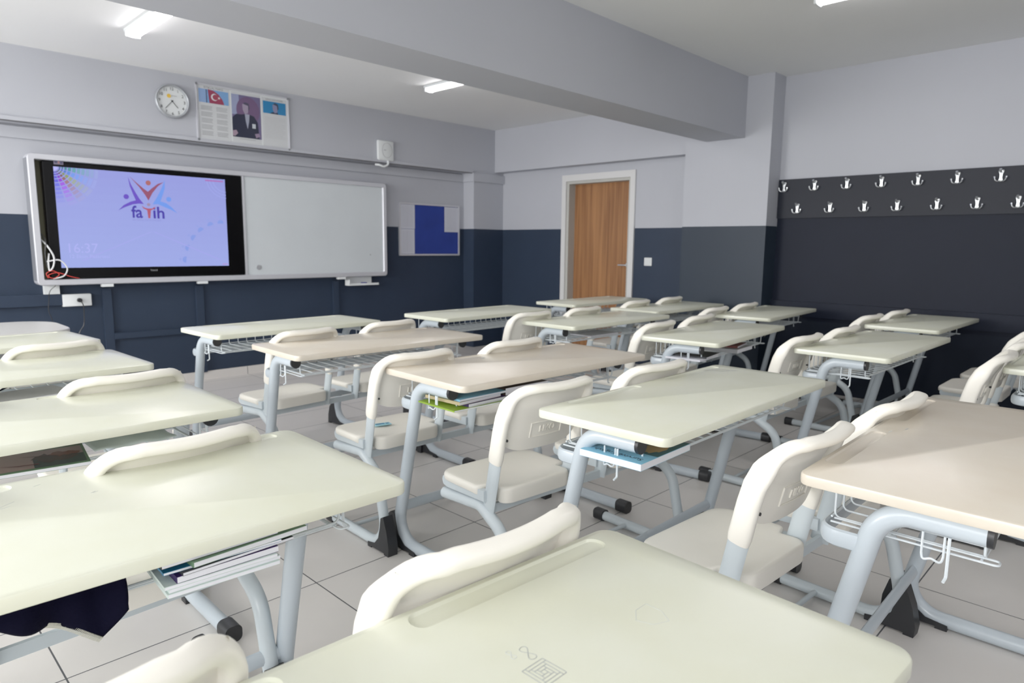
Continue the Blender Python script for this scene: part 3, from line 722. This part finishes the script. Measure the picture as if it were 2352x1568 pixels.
# ------------------------------------------------------------------ board wall fittings
KB = .9479
def BX(x): return x * KB
def BZZ(z): return 1.2466 + (z - 1.29) * KB
YF = 6.118
x0, x1, z0, z1 = 1.122, 4.305, .907, 1.892
bd = empty('sliding_board', ((x0 + x1) / 2, YW, z0)); tag(bd, 'long grey aluminium framed board unit holding the screen and the whiteboard', 'board')
ox, oy, oz = bd.location
b = MB(); fw = .045
def frbox(a0, a1, c0, c1, y0=YF, y1=YW): b.box((a0 - ox, y0 - oy, c0 - oz), (a1 - ox, y1 - oy, c1 - oz))
# rounded outer frame
outer = rrect(x0, z0, x1, z1, .035, 5); inner = rrect(x0 + fw, z0 + fw, x1 - fw, z1 - fw, .008, 5)
L = [[(p[0] - ox, y - oy, p[1] - oz) for p in pl] for pl, y in ((outer, YW), (outer, YF + .008), (rrect(x0 + .006, z0 + .006, x1 - .006, z1 - .006, .03, 5), YF), (rrect(x0 + fw - .004, z0 + fw - .004, x1 - fw + .004, z1 - fw + .004, .01, 5), YF), (inner, YF + .006), (inner, YW - .01))]
b.loft(L, cap=False); b.build('frame', M['alu'], bd)
for q in (x0 - .0015, x1 - .0005):
    b = MB(); b.box((q - ox, YF + .022 - oy, z0 + .035 - oz), (q + .002 - ox, YW - oy, z1 - .035 - oz)); b.build('side_sheet', M['alu_side'], bd, smooth=0)
b = MB(); frbox(x0 + .01, x1 - .01, z0 + .01, z1 - .01, YW - .012, YW); b.build('backing', M['cavity'], bd, smooth=0)
b = MB(); b.box((2.745 - ox, YF + .02 - oy, z0 + fw - oz), (x1 - fw - ox, YF + .045 - oy, z1 - fw - oz)); wb = b.build('whiteboard_panel', M['whiteboard'], bd, smooth=0)
b = MB(); b.box((2.735 - ox, YF + .012 - oy, z0 + fw - oz), (2.752 - ox, YF + .046 - oy, z1 - fw - oz)); b.build('panel_edge', M['alu'], wb, smooth=0)
b = MB(); b.cyl((2.86 - ox, YF + .02 - oy, 1.02 - oz), (2.86 - ox, YF + .012 - oy, 1.02 - oz), .022); b.build('magnet', M['bk_grey'], wb)
b = MB(); b.cyl((4.10 - ox, YF + .02 - oy, 1.135 - oz), (4.10 - ox, YF + .017 - oy, 1.135 - oz), .007); b.build('ink_dot', M['graphite'], wb)
for xx in (1.60, 2.35, 3.75):
    b = MB(); b.box((xx - .05 - ox, YF - .0 - oy, -.022), (xx + .03 - ox, YF + .05 - oy, 0)); b.build('bracket', M['white_plastic'], bd, smooth=0)
# screen
tv = empty('screen', (1.95, YF + .03, .955)); tag(tv, 'large flat classroom display with a lilac login picture and black bezel', 'screen')
tx0, tx1, tz0, tz1 = 1.215, 2.732, .957, 1.845
b = MB(); b.bbox((tx0 - 1.95, -.012, 0), (tx1 - 1.95, .07, tz1 - .955 - .002), .006); b.build('bezel', M['tv_black'], tv)
sx0, sx1, sz0, sz1 = 1.285, 2.580, 1.040, 1.804
A_ = Art((sx0 - 1.95, -.0135, sz1 - .955), (1, 0, 0), (0, 0, -1), (0, -1, 0), sx1 - sx0, sz1 - sz0)
BG = srgb(150, 158, 228)
n_ = 12
for j in range(n_):
    for i in range(16):
        u, v = i / 16, j / n_; t = .5 + .5 * math.sin(u * 3 + v * 2.5)
        c = mixc(srgb(140, 146, 222), srgb(152, 166, 234), min(1, max(0, v * .9 + .15 * t)))
        A_.rect(u, v, u + 1 / 16, v + 1 / n_, c, new=False)
asp = (sx1 - sx0) / (sz1 - sz0)
def sector(r0, r1, a0, a1, c, cu=.0, cv=.0):
    pts = [(cu + r1 * math.cos(a), cv + r1 * asp * math.sin(a)) for a in [a0 + (a1 - a0) * i / 4 for i in range(5)]] + [(cu + r0 * math.cos(a), cv + r0 * asp * math.sin(a)) for a in [a1 + (a0 - a1) * i / 4 for i in range(5)]]
    A_.same([(max(0, p[0]), max(0, p[1])) for p in pts], c)
rings = [.028, .040, .054, .072, .094, .118, .141, .164, .188, .212, .235]
secs = [((0, 15), srgb(24, 92, 104), srgb(60, 160, 150)), ((16, 31), srgb(20, 50, 150), srgb(90, 150, 245)), ((32, 46), srgb(80, 110, 70), srgb(150, 165, 70)), ((47, 60), srgb(60, 30, 70), srgb(160, 100, 70)),
        ((61, 75), srgb(60, 10, 150), srgb(160, 20, 235)), ((76, 90), srgb(50, 30, 190), srgb(90, 90, 235))]
A_.k += 1
A_.k += 1
for (a0, a1), cd, cl in secs:
    for i in range(len(rings) - 1):
        t = i / 9; c = mixc(cd, cl, min(1, t * 2)); c = mixc(c, BG, max(0, t - .3) / .75)
        sector(rings[i] + .002, rings[i + 1] - .004, math.radians(a0 + .7), math.radians(a1 - .7), c)
A_.circ(.012, .02, .020, srgb(170, 170, 240)) if False else sector(0, .024, 0, PI / 2, srgb(176, 176, 244))
PU, PU2, RD, BL = srgb(92, 62, 190), srgb(110, 88, 205), srgb(140, 66, 96), srgb(100, 145, 238)
A_.poly([(.393, .045), (.408, .127), (.430, .203), (.452, .273), (.475, .326), (.447, .323), (.411, .334), (.367, .366), (.326, .403), (.360, .345), (.400, .306), (.430, .290), (.416, .226), (.400, .142)], PU)
A_.poly([(.402, .042), (.444, .109), (.482, .165), (.504, .192), (.531, .150), (.565, .103), (.602, .078), (.564, .130), (.530, .205), (.504, .286), (.486, .227), (.452, .143)], RD)
A_.poly([(.609, .058), (.588, .144), (.560, .235), (.527, .326), (.560, .320), (.601, .350), (.642, .378), (.676, .411), (.643, .348), (.610, .305), (.575, .288), (.589, .233), (.607, .143)], BL)
A_.circ(.376, .257, .0155, PU); A_.circ(.509, .098, .0155, srgb(165, 90, 90)); A_.circ(.627, .262, .0155, BL); A_.circ(.503, .330, .010, srgb(150, 130, 165))
TX = srgb(52, 36, 160)
A_.text('fa', .400, .472, .135, TX, sx=.92, bold=.018); A_.text('ih', .523, .472, .135, TX, sx=1.02, bold=.018)
A_.poly([(.462, .345), (.480, .366), (.502, .372), (.524, .368), (.543, .347), (.536, .372), (.514, .390), (.508, .475), (.496, .475), (.492, .390), (.470, .372)], srgb(172, 74, 96))
A_.text('SBS PROJESI', .405, .506, .022, srgb(140, 140, 205)) if False else A_.text('EGITIMDE FATIH PROJESI', .403, .506, .0215, srgb(132, 136, 212), sx=.93)
for (u, v), (du, dv) in zip([(.955, .504), (.886, .53), (.821, .594), (.771, .681), (.731, .794), (.711, .925)], [(.949, .434), (.871, .474), (.798, .546), (.74, .651), (.697, .778), (.677, .92)]):
    A_.circ(du, dv, .008, srgb(140, 155, 228)); ang = math.atan2((v - dv) / asp, u - du)
    A_.poly([(u + .021 * math.cos(ang + PI / 2 * 1.0 + q) * 1, v + .021 * asp * math.sin(ang + PI / 2 + q)) for q in [-PI / 2 * 1.1 + PI * 1.1 * k / 10 + PI / 2 * 1.05 for k in range(11)]], srgb(124, 148, 228))
for rr_ in (.09, .11, .13): 
    A_.k += 1
    for k in range(10): a0 = PI / 2 + k * PI / 20; sector_pts = [(1 + rr_ * math.cos(a0), rr_ * asp * math.sin(a0)), (1 + rr_ * math.cos(a0 + .157), rr_ * asp * math.sin(a0 + .157)), (1 + (rr_ - .006) * math.cos(a0 + .157), (rr_ - .006) * asp * math.sin(a0 + .157)), (1 + (rr_ - .006) * math.cos(a0), (rr_ - .006) * asp * math.sin(a0))]; A_.same(sector_pts, srgb(150, 158, 232))
A_.poly([(.515, .62), (.53, .62), (.95, .93), (.93, .93)], srgb(156, 160, 236)); A_.poly([(.50, .62), (.515, .62), (.12, .93), (.10, .93)], srgb(156, 162, 236))
A_.text('dershane 5-B', .868, .036, .021, srgb(180, 70, 150)) if False else A_.rect(.864, .019, .985, .034, srgb(168, 96, 176))
A_.text('16:37', .028, .848, .105, srgb(168, 172, 244), sx=.95); A_.text('12 Ekim Pazartesi', .040, .903, .040, srgb(166, 172, 244))
A_.rect(.955, .975, .99, .985, srgb(180, 140, 210))
A_.build('display_picture', M['screen_pixels'], tv)
A2_ = Art((sx0 - 1.95, -.0135, sz1 - .955), (1, 0, 0), (0, 0, -1), (0, -1, 0), sx1 - sx0, sz1 - sz0)
A2_.rect(.004, -.070, .052, -.022, (.16, .14, .20)); A2_.rect(.008, -.060, .022, -.035, (.04, .04, .09)); A2_.rect(.026, -.062, .032, -.032, (.35, .14, .12)); A2_.rect(.036, -.055, .048, -.030, (.05, .05, .10))
A2_.build('sticker', M['printed'], tv)
A3_ = Art((sx0 - 1.95, -.0135, sz1 - .955), (1, 0, 0), (0, 0, -1), (0, -1, 0), sx1 - sx0, sz1 - sz0)
A3_.text('Vestel', .490, 1.047, .022, (.35, .36, .38)); A3_.build('maker_mark', M['printed'], tv)
# cables in the gap left of the screen
def wire(name, pts, r, m, label, cat='cable', parent=None):
    b = MB(); b.tube(pts, r, seg=6, ref=(.3, .9, .2)); o = b.build(name, m, parent)
    if label: tag(o, label, cat)
    return o
def curve(ctrl, n=10):
    P = [Vector(p) for p in ctrl]; P = [P[0] * 2 - P[1]] + P + [P[-1] * 2 - P[-2]]; out = []
    for i in range(1, len(P) - 2):
        for k in range(n):
            t = k / n; a_, b_, c_, d_ = P[i - 1:i + 3]
            out.append(.5 * ((2 * b_) + (c_ - a_) * t + (2 * a_ - 5 * b_ + 4 * c_ - d_) * t * t + (3 * b_ - a_ - 3 * c_ + d_) * t ** 3))
    out.append(P[-2]); return out
yv = YF + .004
wire('white_cable', curve([(1.170, yv + .05, 1.26), (1.20, yv, 1.21), (1.235, yv - .01, 1.13), (1.23, yv - .01, 1.06), (1.205, yv, 1.02), (1.20, yv, 1.08), (1.21, yv + .01, 1.15)]), .006, M['white_wire'], 'white cable bundle hanging in the gap left of the screen')
wire('white_cable', curve([(1.19, yv, 1.09), (1.27, yv - .015, 1.10), (1.315, yv - .02, 1.04), (1.29, yv - .02, .98), (1.22, yv - .01, .958)]), .005, M['white_wire'], 'white cable looping over the lower left corner of the screen')
wire('red_cable', curve([(1.19, yv - .01, .965), (1.18, yv - .01, 1.0), (1.22, yv - .015, 1.02), (1.26, yv - .015, .99), (1.22, yv - .015, .962), (1.19, yv - .015, .985), (1.25, yv - .015, 1.005), (1.33, yv - .02, .975), (1.39, yv - .02, .958)]), .003, M['red_wire'], 'red cable coiled at the lower left corner of the screen')
wire('black_cable', curve([(1.175, yv + .04, 1.30), (1.195, yv, 1.24), (1.185, yv, 1.16), (1.19, yv, 1.05)]), .004, M['black_plastic'], 'black cable in the gap left of the screen')
# pen tray under the board with a blue eraser
pt = empty('pen_tray', (4.01, YF + .02, .905)); tag(pt, 'white pen tray hanging below the right end of the whiteboard', 'tray')
b = MB(); b.box((-.19, .05, -.08), (.13, .06, 0)); b.box((-.19, -.03, -.09), (.17, .06, -.08)); b.box((-.19, -.03, -.08), (-.185, .05, -.03)); b.box((-.19, -.03, -.08), (.17, -.026, -.068)); b.build('shelf', M['white_plastic'], pt, smooth=0)
e = empty('board_eraser', (4.02, YF + .03, .826)); tag(e, 'small blue board eraser in the pen tray', 'eraser')
b = MB(); b.bbox((-.03, -.018, 0), (.03, .018, .018), .003); b.build('grip', M['bk_blue'], e); M['ink_blue'] = mat('ink_blue', (.01, .015, .25), .5)
e.children[0].data.materials[0] = M['ink_blue']
b = MB(); b.box((-.028, -.016, -.004), (.028, .016, 0)); b.build('felt', M['bk_grey'], e, smooth=0)
# socket box, conduit, cable
s = empty('socket_box', (1.39, YW, .78)); tag(s, 'white surface socket box with a black plug below the screen', 'socket')
b = MB(); b.bbox((-.10, -.045, -.048), (.10, 0, .048), .004); b.build('box', M['white_plastic'], s)
b = MB(); b.cyl((.012, -.045, 0), (.012, -.075, 0), .017); b.build('plug', M['black_plastic'], s)
s2 = empty('conduit_box', (1.225, YW, .87)); tag(s2, 'white conduit stub between the board frame and the grey trunking', 'conduit')
b = MB(); b.box((-.05, -.05, -.035), (.05, 0, .035)); b.build('stub', M['white_plastic'], s2, smooth=0)
wire('power_cable', curve([(1.402, YW - .075, .78), (1.42, YW - .08, .74), (1.425, YW - .06, .66), (1.42, YW - .05, .58), (1.38, YW - .05, .50), (1.36, YW - .03, .30), (1.36, YW - .03, .0)]), .004, M['black_plastic'], 'black power cable hanging from the socket box')
wire('thin_cable', curve([(1.235, YW - .13, .905), (1.20, YW - .10, .86), (1.193, YW - .07, .78), (1.19, YW - .06, .70), (1.21, YW - .06, .62), (1.23, YW - .04, .40)]), .003, M['black_plastic'], 'thin cable running down beside the white conduit stub')

# clock, on the upper beam face
YU = 6.072
c = empty('wall_clock', (2.140, YU, 2.3965)); tag(c, 'round white wall clock with grey rim showing 16:37', 'clock')
b = MB(); rad = .134
b.tube([(rad * .94 * math.cos(t), -.022, rad * .94 * math.sin(t)) for t in [2 * PI * i / 48 for i in range(48)]], .022, .010, ref=(0, 1, 0), seg=10, closed=True); b.build('rim', M['clock_rim'], c)
b = MB(); b.loft([[(rad * .93 * math.cos(t), y, rad * .93 * math.sin(t)) for t in [2 * PI * i / 48 for i in range(48)]] for y in (0, -.024)]); b.build('face', M['white_plastic'], c)
a = Art((0, -.0245, 0), (1, 0, 0), (0, 0, -1), (0, -1, 0), 1, 1)
for h in range(1, 13):
    t = math.radians(90 - 30 * h); a.text(str(h), .098 * math.cos(t), -.098 * math.sin(t) + .011, .033, (.03, .03, .04), 'CENTER')
a.circ(-.024, -.040, .016, (.80, .50, .06)); a.rect(-.004, -.046, .040, -.042, (.4, .4, .4)); a.build('dial_print', M['printed'], c)
b = MB()
for ang, ln, wd_ in ((math.radians(90 - 138.5), .066, .0028), (math.radians(90 - 222), .084, .0022)):
    d_ = Vector((math.cos(ang), 0, math.sin(ang))); b.tube([Vector((0, -.029, 0)) - d_ * .012, Vector((0, -.029, 0)) + d_ * ln], .0008, wd_, ref=(0, 1, 0), seg=6)
b.cyl((0, -.026, 0), (0, -.032, 0), .006); b.build('hands', M['black_plastic'], c)

# framed poster board
x0p, x1p, z0p, z1p = 2.335, 3.178, 2.110, 2.585
pb = empty('poster_board', ((x0p + x1p) / 2, YU, z0p)); tag(pb, 'silver framed glass board high on the wall holding three posters', 'frame')
b = MB(); w_, h_ = (x1p - x0p) / 2, z1p - z0p
o1 = rrect(-w_, 0, w_, h_, .012, 3); i1 = rrect(-w_ + .013, .013, w_ - .013, h_ - .013, .006, 3)
b.loft([[(p[0], y, p[1]) for p in pl] for pl, y in ((o1, 0), (o1, -.018), (i1, -.018), (i1, -.008))], cap=False); b.build('frame', M['alu'], pb)
b = MB(); b.box((-w_ + .01, -.008, .01), (w_ - .01, 0, h_ - .01)); b.build('backing', M['white_plastic'], pb, smooth=0)
b = MB()
for sx_ in (-w_ + .009, w_ - .009):
    for zz in (.009, h_ - .009): b.cyl((sx_, -.017, zz), (sx_, -.022, zz), .010, 10)
b.build('corner_caps', M['alu_dark'], pb)
def poster(px0, px1, pz0, pz1, name, label):
    a = Art((px0, YU - .009, pz1), (1, 0, 0), (0, 0, -1), (0, -1, 0), px1 - px0, pz1 - pz0)
    a.rect(0, 0, 1, 1, (.56, .58, .60)); return a
p1 = poster(2.352, 2.628, 2.125, 2.57, '', '')
p1.text('ISTIKLAL MARSI', .5, .045, .024, (.12, .12, .14), 'CENTER')
p1.rect(.04, .06, .96, .31, srgb(110, 155, 205)); p1.rect(.05, .06, .30, .31, srgb(130, 160, 205))
p1.poly([(.32, .055), (.50, .07), (.66, .13), (.77, .22), (.82, .31), (.36, .31)], srgb(142, 50, 78)); p1.rect(.26, .06, .29, .31, (.05, .08, .16))
p1.circ(.52, .19, .105, srgb(215, 215, 220)); p1.circ(.545, .188, .085, srgb(150, 54, 76))
p1.poly([(.66 + (.045 if k % 2 == 0 else .018) * math.cos(k * PI / 5), .195 + (.045 if k % 2 == 0 else .018) * .62 * math.sin(k * PI / 5)) for k in range(10)], srgb(220, 215, 218))
for q in range(2):
    for k in range(5):
        for l_ in range(4): p1.rect(.09 + q * .47, .37 + k * .118 + l_ * .022, .43 + q * .47 - (.03 if l_ == 2 else 0), .378 + k * .118 + l_ * .022, (.33, .34, .36), False)
tag(p1.build('poster', M['printed']), 'poster with a red flag photo above two columns of verse, left in the silver frame', 'poster')
p2 = poster(2.642, 2.906, 2.135, 2.565, '', '')
p2.rect(.0, .05, 1, .90, srgb(100, 92, 130)); p2.rect(.0, .05, .25, .45, srgb(140, 148, 182))
p2.poly([(.15 + .45 * (1 + math.cos(t)) * .9, .35 + .28 * math.sin(t)) for t in [2 * PI * k / 20 for k in range(20)]], srgb(100, 76, 112))
p2.poly([(.30, .44), (.44, .42), (.60, .42), (.76, .45), (.88, .56), (.90, .70), (.92, .90), (.0, .90), (.0, .52), (.14, .44)], srgb(12, 20, 48))
p2.poly([(.44, .42), (.60, .42), (.58, .55), (.52, .72), (.46, .56)], srgb(150, 155, 175)); p2.poly([(.36, .23), (.44, .20), (.56, .21), (.58, .30), (.54, .40), (.44, .42), (.37, .34)], srgb(148, 136, 158))
p2.poly([(.38, .22), (.45, .185), (.58, .20), (.61, .30), (.56, .36), (.56, .25)], srgb(60, 58, 80)); p2.rect(.68, .60, .80, .69, srgb(190, 198, 206)); p2.poly([(.0, .78), (.12, .76), (.18, .82), (.08, .88), (.0, .88)], srgb(150, 128, 145)); p2.poly([(.76, .80), (.9, .78), (.96, .84), (.80, .88)], srgb(140, 122, 148))
p2.text('portrait', .5, .95, .018, (.3, .3, .32), 'CENTER') if False else p2.rect(.22, .925, .78, .935, (.34, .35, .37))
tag(p2.build('poster', M['printed']), 'portrait poster of a man in a dark suit, centre of the silver frame', 'poster')
p3 = poster(2.920, 3.160, 2.128, 2.560, '', '')
p3.text('GENCLIGE HITABE', .5, .05, .020, (.14, .14, .16), 'CENTER')
p3.rect(.04, .07, .96, .32, srgb(12, 116, 172)); p3.poly([(.32, .32), (.38, .29), (.44, .28), (.62, .28), (.66, .32)], srgb(20, 36, 60)); p3.poly([(.42, .14), (.50, .10), (.60, .12), (.64, .20), (.60, .28), (.50, .30), (.43, .24)], srgb(125, 125, 158)); p3.poly([(.44, .12), (.52, .085), (.64, .11), (.67, .2), (.62, .24), (.6, .15)], srgb(40, 56, 78))
for l_ in range(14): p3.rect(.08, .40 + l_ * .032, .92 - (.1 if l_ % 4 == 3 else 0), .406 + l_ * .032, (.44, .45, .47), False)
tag(p3.build('poster', M['printed']), 'poster with a man on bright blue above a text block, right in the silver frame', 'poster')

# access point with its cable tail
r = empty('access_point', (4.253, YU, 2.120)); tag(r, 'square white wireless access point above the right end of the whiteboard', 'router')
b = MB(); b.bbox((-.10, -.035, 0), (.10, 0, .205), .010); b.build('casing', M['white_plastic'], r)
b = MB(); b.tube([(.012 + .062 * math.cos(t), -.0355, .105 + .075 * math.sin(t)) for t in [2 * PI * i / 32 for i in range(32)]], .0015, ref=(0, 1, 0), seg=5, closed=True); b.box((-.03, -.0365, .103), (.0, -.035, .109)); b.build('face_ring', M['bk_grey'], r)
b = MB(); b.tube(curve([(.03, -.02, .0), (.02, -.03, -.04), (-.03, -.03, -.062), (-.08, -.02, -.05), (-.10, .02, -.045)]), .011, seg=8, ref=(0, 1, 0)); b.build('cable_tail', M['white_plastic'], r)

# blue notice board
nx0, nx1, nz0, nz1 = 4.555, 5.447, 1.122, 1.715
nb = empty('notice_board', ((nx0 + nx1) / 2, YW, nz0)); tag(nb, 'blue felt notice board in a silver frame right of the whiteboard', 'board')
w_, h_ = (nx1 - nx0) / 2, nz1 - nz0
o1 = rrect(-w_, 0, w_, h_, .010, 3); i1 = rrect(-w_ + .018, .018, w_ - .018, h_ - .018, .003, 3)
b = MB(); b.loft([[(p_[0], y, p_[1]) for p_ in pl] for pl, y in ((o1, 0), (o1, -.022), (i1, -.022), (i1, -.010))], cap=False); b.build('frame', M['alu'], nb)
b = MB(); b.box((-w_ + .015, -.012, .015), (w_ - .015, 0, h_ - .015)); b.build('felt', M['blue_felt'], nb, smooth=0)
def sheet(a0, a1, c0, c1, lab, rows):
    a = Art((a0, YW - .014, c1), (1, 0, 0), (0, 0, -1), (0, -1, 0), a1 - a0, c1 - c0); a.rect(0, 0, 1, 1, (.58, .60, .68)); a.k += 1
    for k in range(rows): a.rect(.12, .08 + .86 * k / rows, .88, .08 + .86 * k / rows + .012, (.46, .47, .55), False)
    a.rect(.45, .06, .47, .94, (.5, .51, .58), False)
    tag(a.build('paper_sheet', M['printed']), lab, 'paper', 'sheets on the notice board')
sheet(4.575, 4.775, 1.425, 1.695, 'white printed sheet at the upper left of the blue notice board', 22)
sheet(4.575, 4.770, 1.142, 1.422, 'white printed sheet at the lower left of the blue notice board', 20)
sheet(5.215, 5.427, 1.40, 1.692, 'white printed sheet at the upper right of the blue notice board', 16)

# light switch
s = empty('light_switch', (XW, 3.915, 1.095)); tag(s, 'square white light switch right of the wooden door', 'switch')
b = MB(); b.loft([[(x, p_[0], p_[1]) for p_ in rrect(-.045 + q, -.042 + q, .045 - q, .042 - q, .006, 3)] for x, q in ((0, 0), (-.008, 0), (-.010, .003))]); b.build('plate', M['white_plastic'], s)
b = MB(); b.box((-.013, -.03, -.028), (-.010, .03, .028)); b.build('rocker', M['white_plastic'], s, smooth=0)

# coat rack board with double hooks
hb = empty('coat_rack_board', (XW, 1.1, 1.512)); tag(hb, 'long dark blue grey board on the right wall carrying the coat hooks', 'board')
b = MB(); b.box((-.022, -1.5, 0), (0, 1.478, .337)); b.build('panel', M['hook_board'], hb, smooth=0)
def make_hook():
    r = empty('coat_hook')
    b = MB()   # flared back plate with rounded head
    prof = [(-.017, .052), (.017, .052), (.020, .040), (.013, .022), (.010, -.01), (.013, -.03), (.018, -.042), (-.018, -.042), (-.013, -.03), (-.010, -.01), (-.013, .022), (-.020, .040)]
    b.loft([[(x, p_[0] * q, p_[1] * q) for p_ in fillet_2(prof)] for x, q in ((0, 1), (-.006, 1), (-.010, .82))]); b.build('back_plate', M['chrome'], r)
    b = MB(); b.tube(curve([(-.006, 0, .030), (-.030, 0, .032), (-.046, 0, .046)]), .006, seg=8, ref=(0, 1, 0)); b.cyl((-.044, 0, .044), (-.052, 0, .054), .010, 10); b.build('top_peg', M['chrome'], r)
    for s in (-1, 1):
        b = MB(); b.tube(curve([(-.006, s * .004, -.032), (-.020, s * .018, -.040), (-.030, s * .034, -.030), (-.032, s * .040, -.010)]), .0045, seg=8, ref=(1, 0, 0)); b.cyl((-.032, s * .040, -.012), (-.032, s * .041, -.002), .007, 8); b.build('prong', M['chrome'], r)
    return r
def fillet_2(p): return [(q.x, q.y) for q in fillet([(a_[0], a_[1], 0) for a_ in p], .004, 2, closed=True)]
hp = make_hook(); first = True; ords = ['first', 'second', 'third', 'fourth', 'fifth', 'sixth', 'seventh', 'eighth']
for row, ysl, zz in (('upper', (2.745, 2.46, 2.176, 1.892, 1.61, 1.328, 1.037), 1.783), ('lower', (2.606, 2.308, 2.014, 1.752, 1.455, 1.175, .909), 1.593)):
    for i, y in enumerate(ysl):
        o = hp if first else copy_tree(hp); first = False
        o.location = (XW - .022, y * .92, zz - .004); o.scale = (.88, .88, .88)
        tag(o, 'chrome double coat hook, %s from the pillar in the %s row' % (ords[i], row), 'hook', 'coat hooks on the dark board')
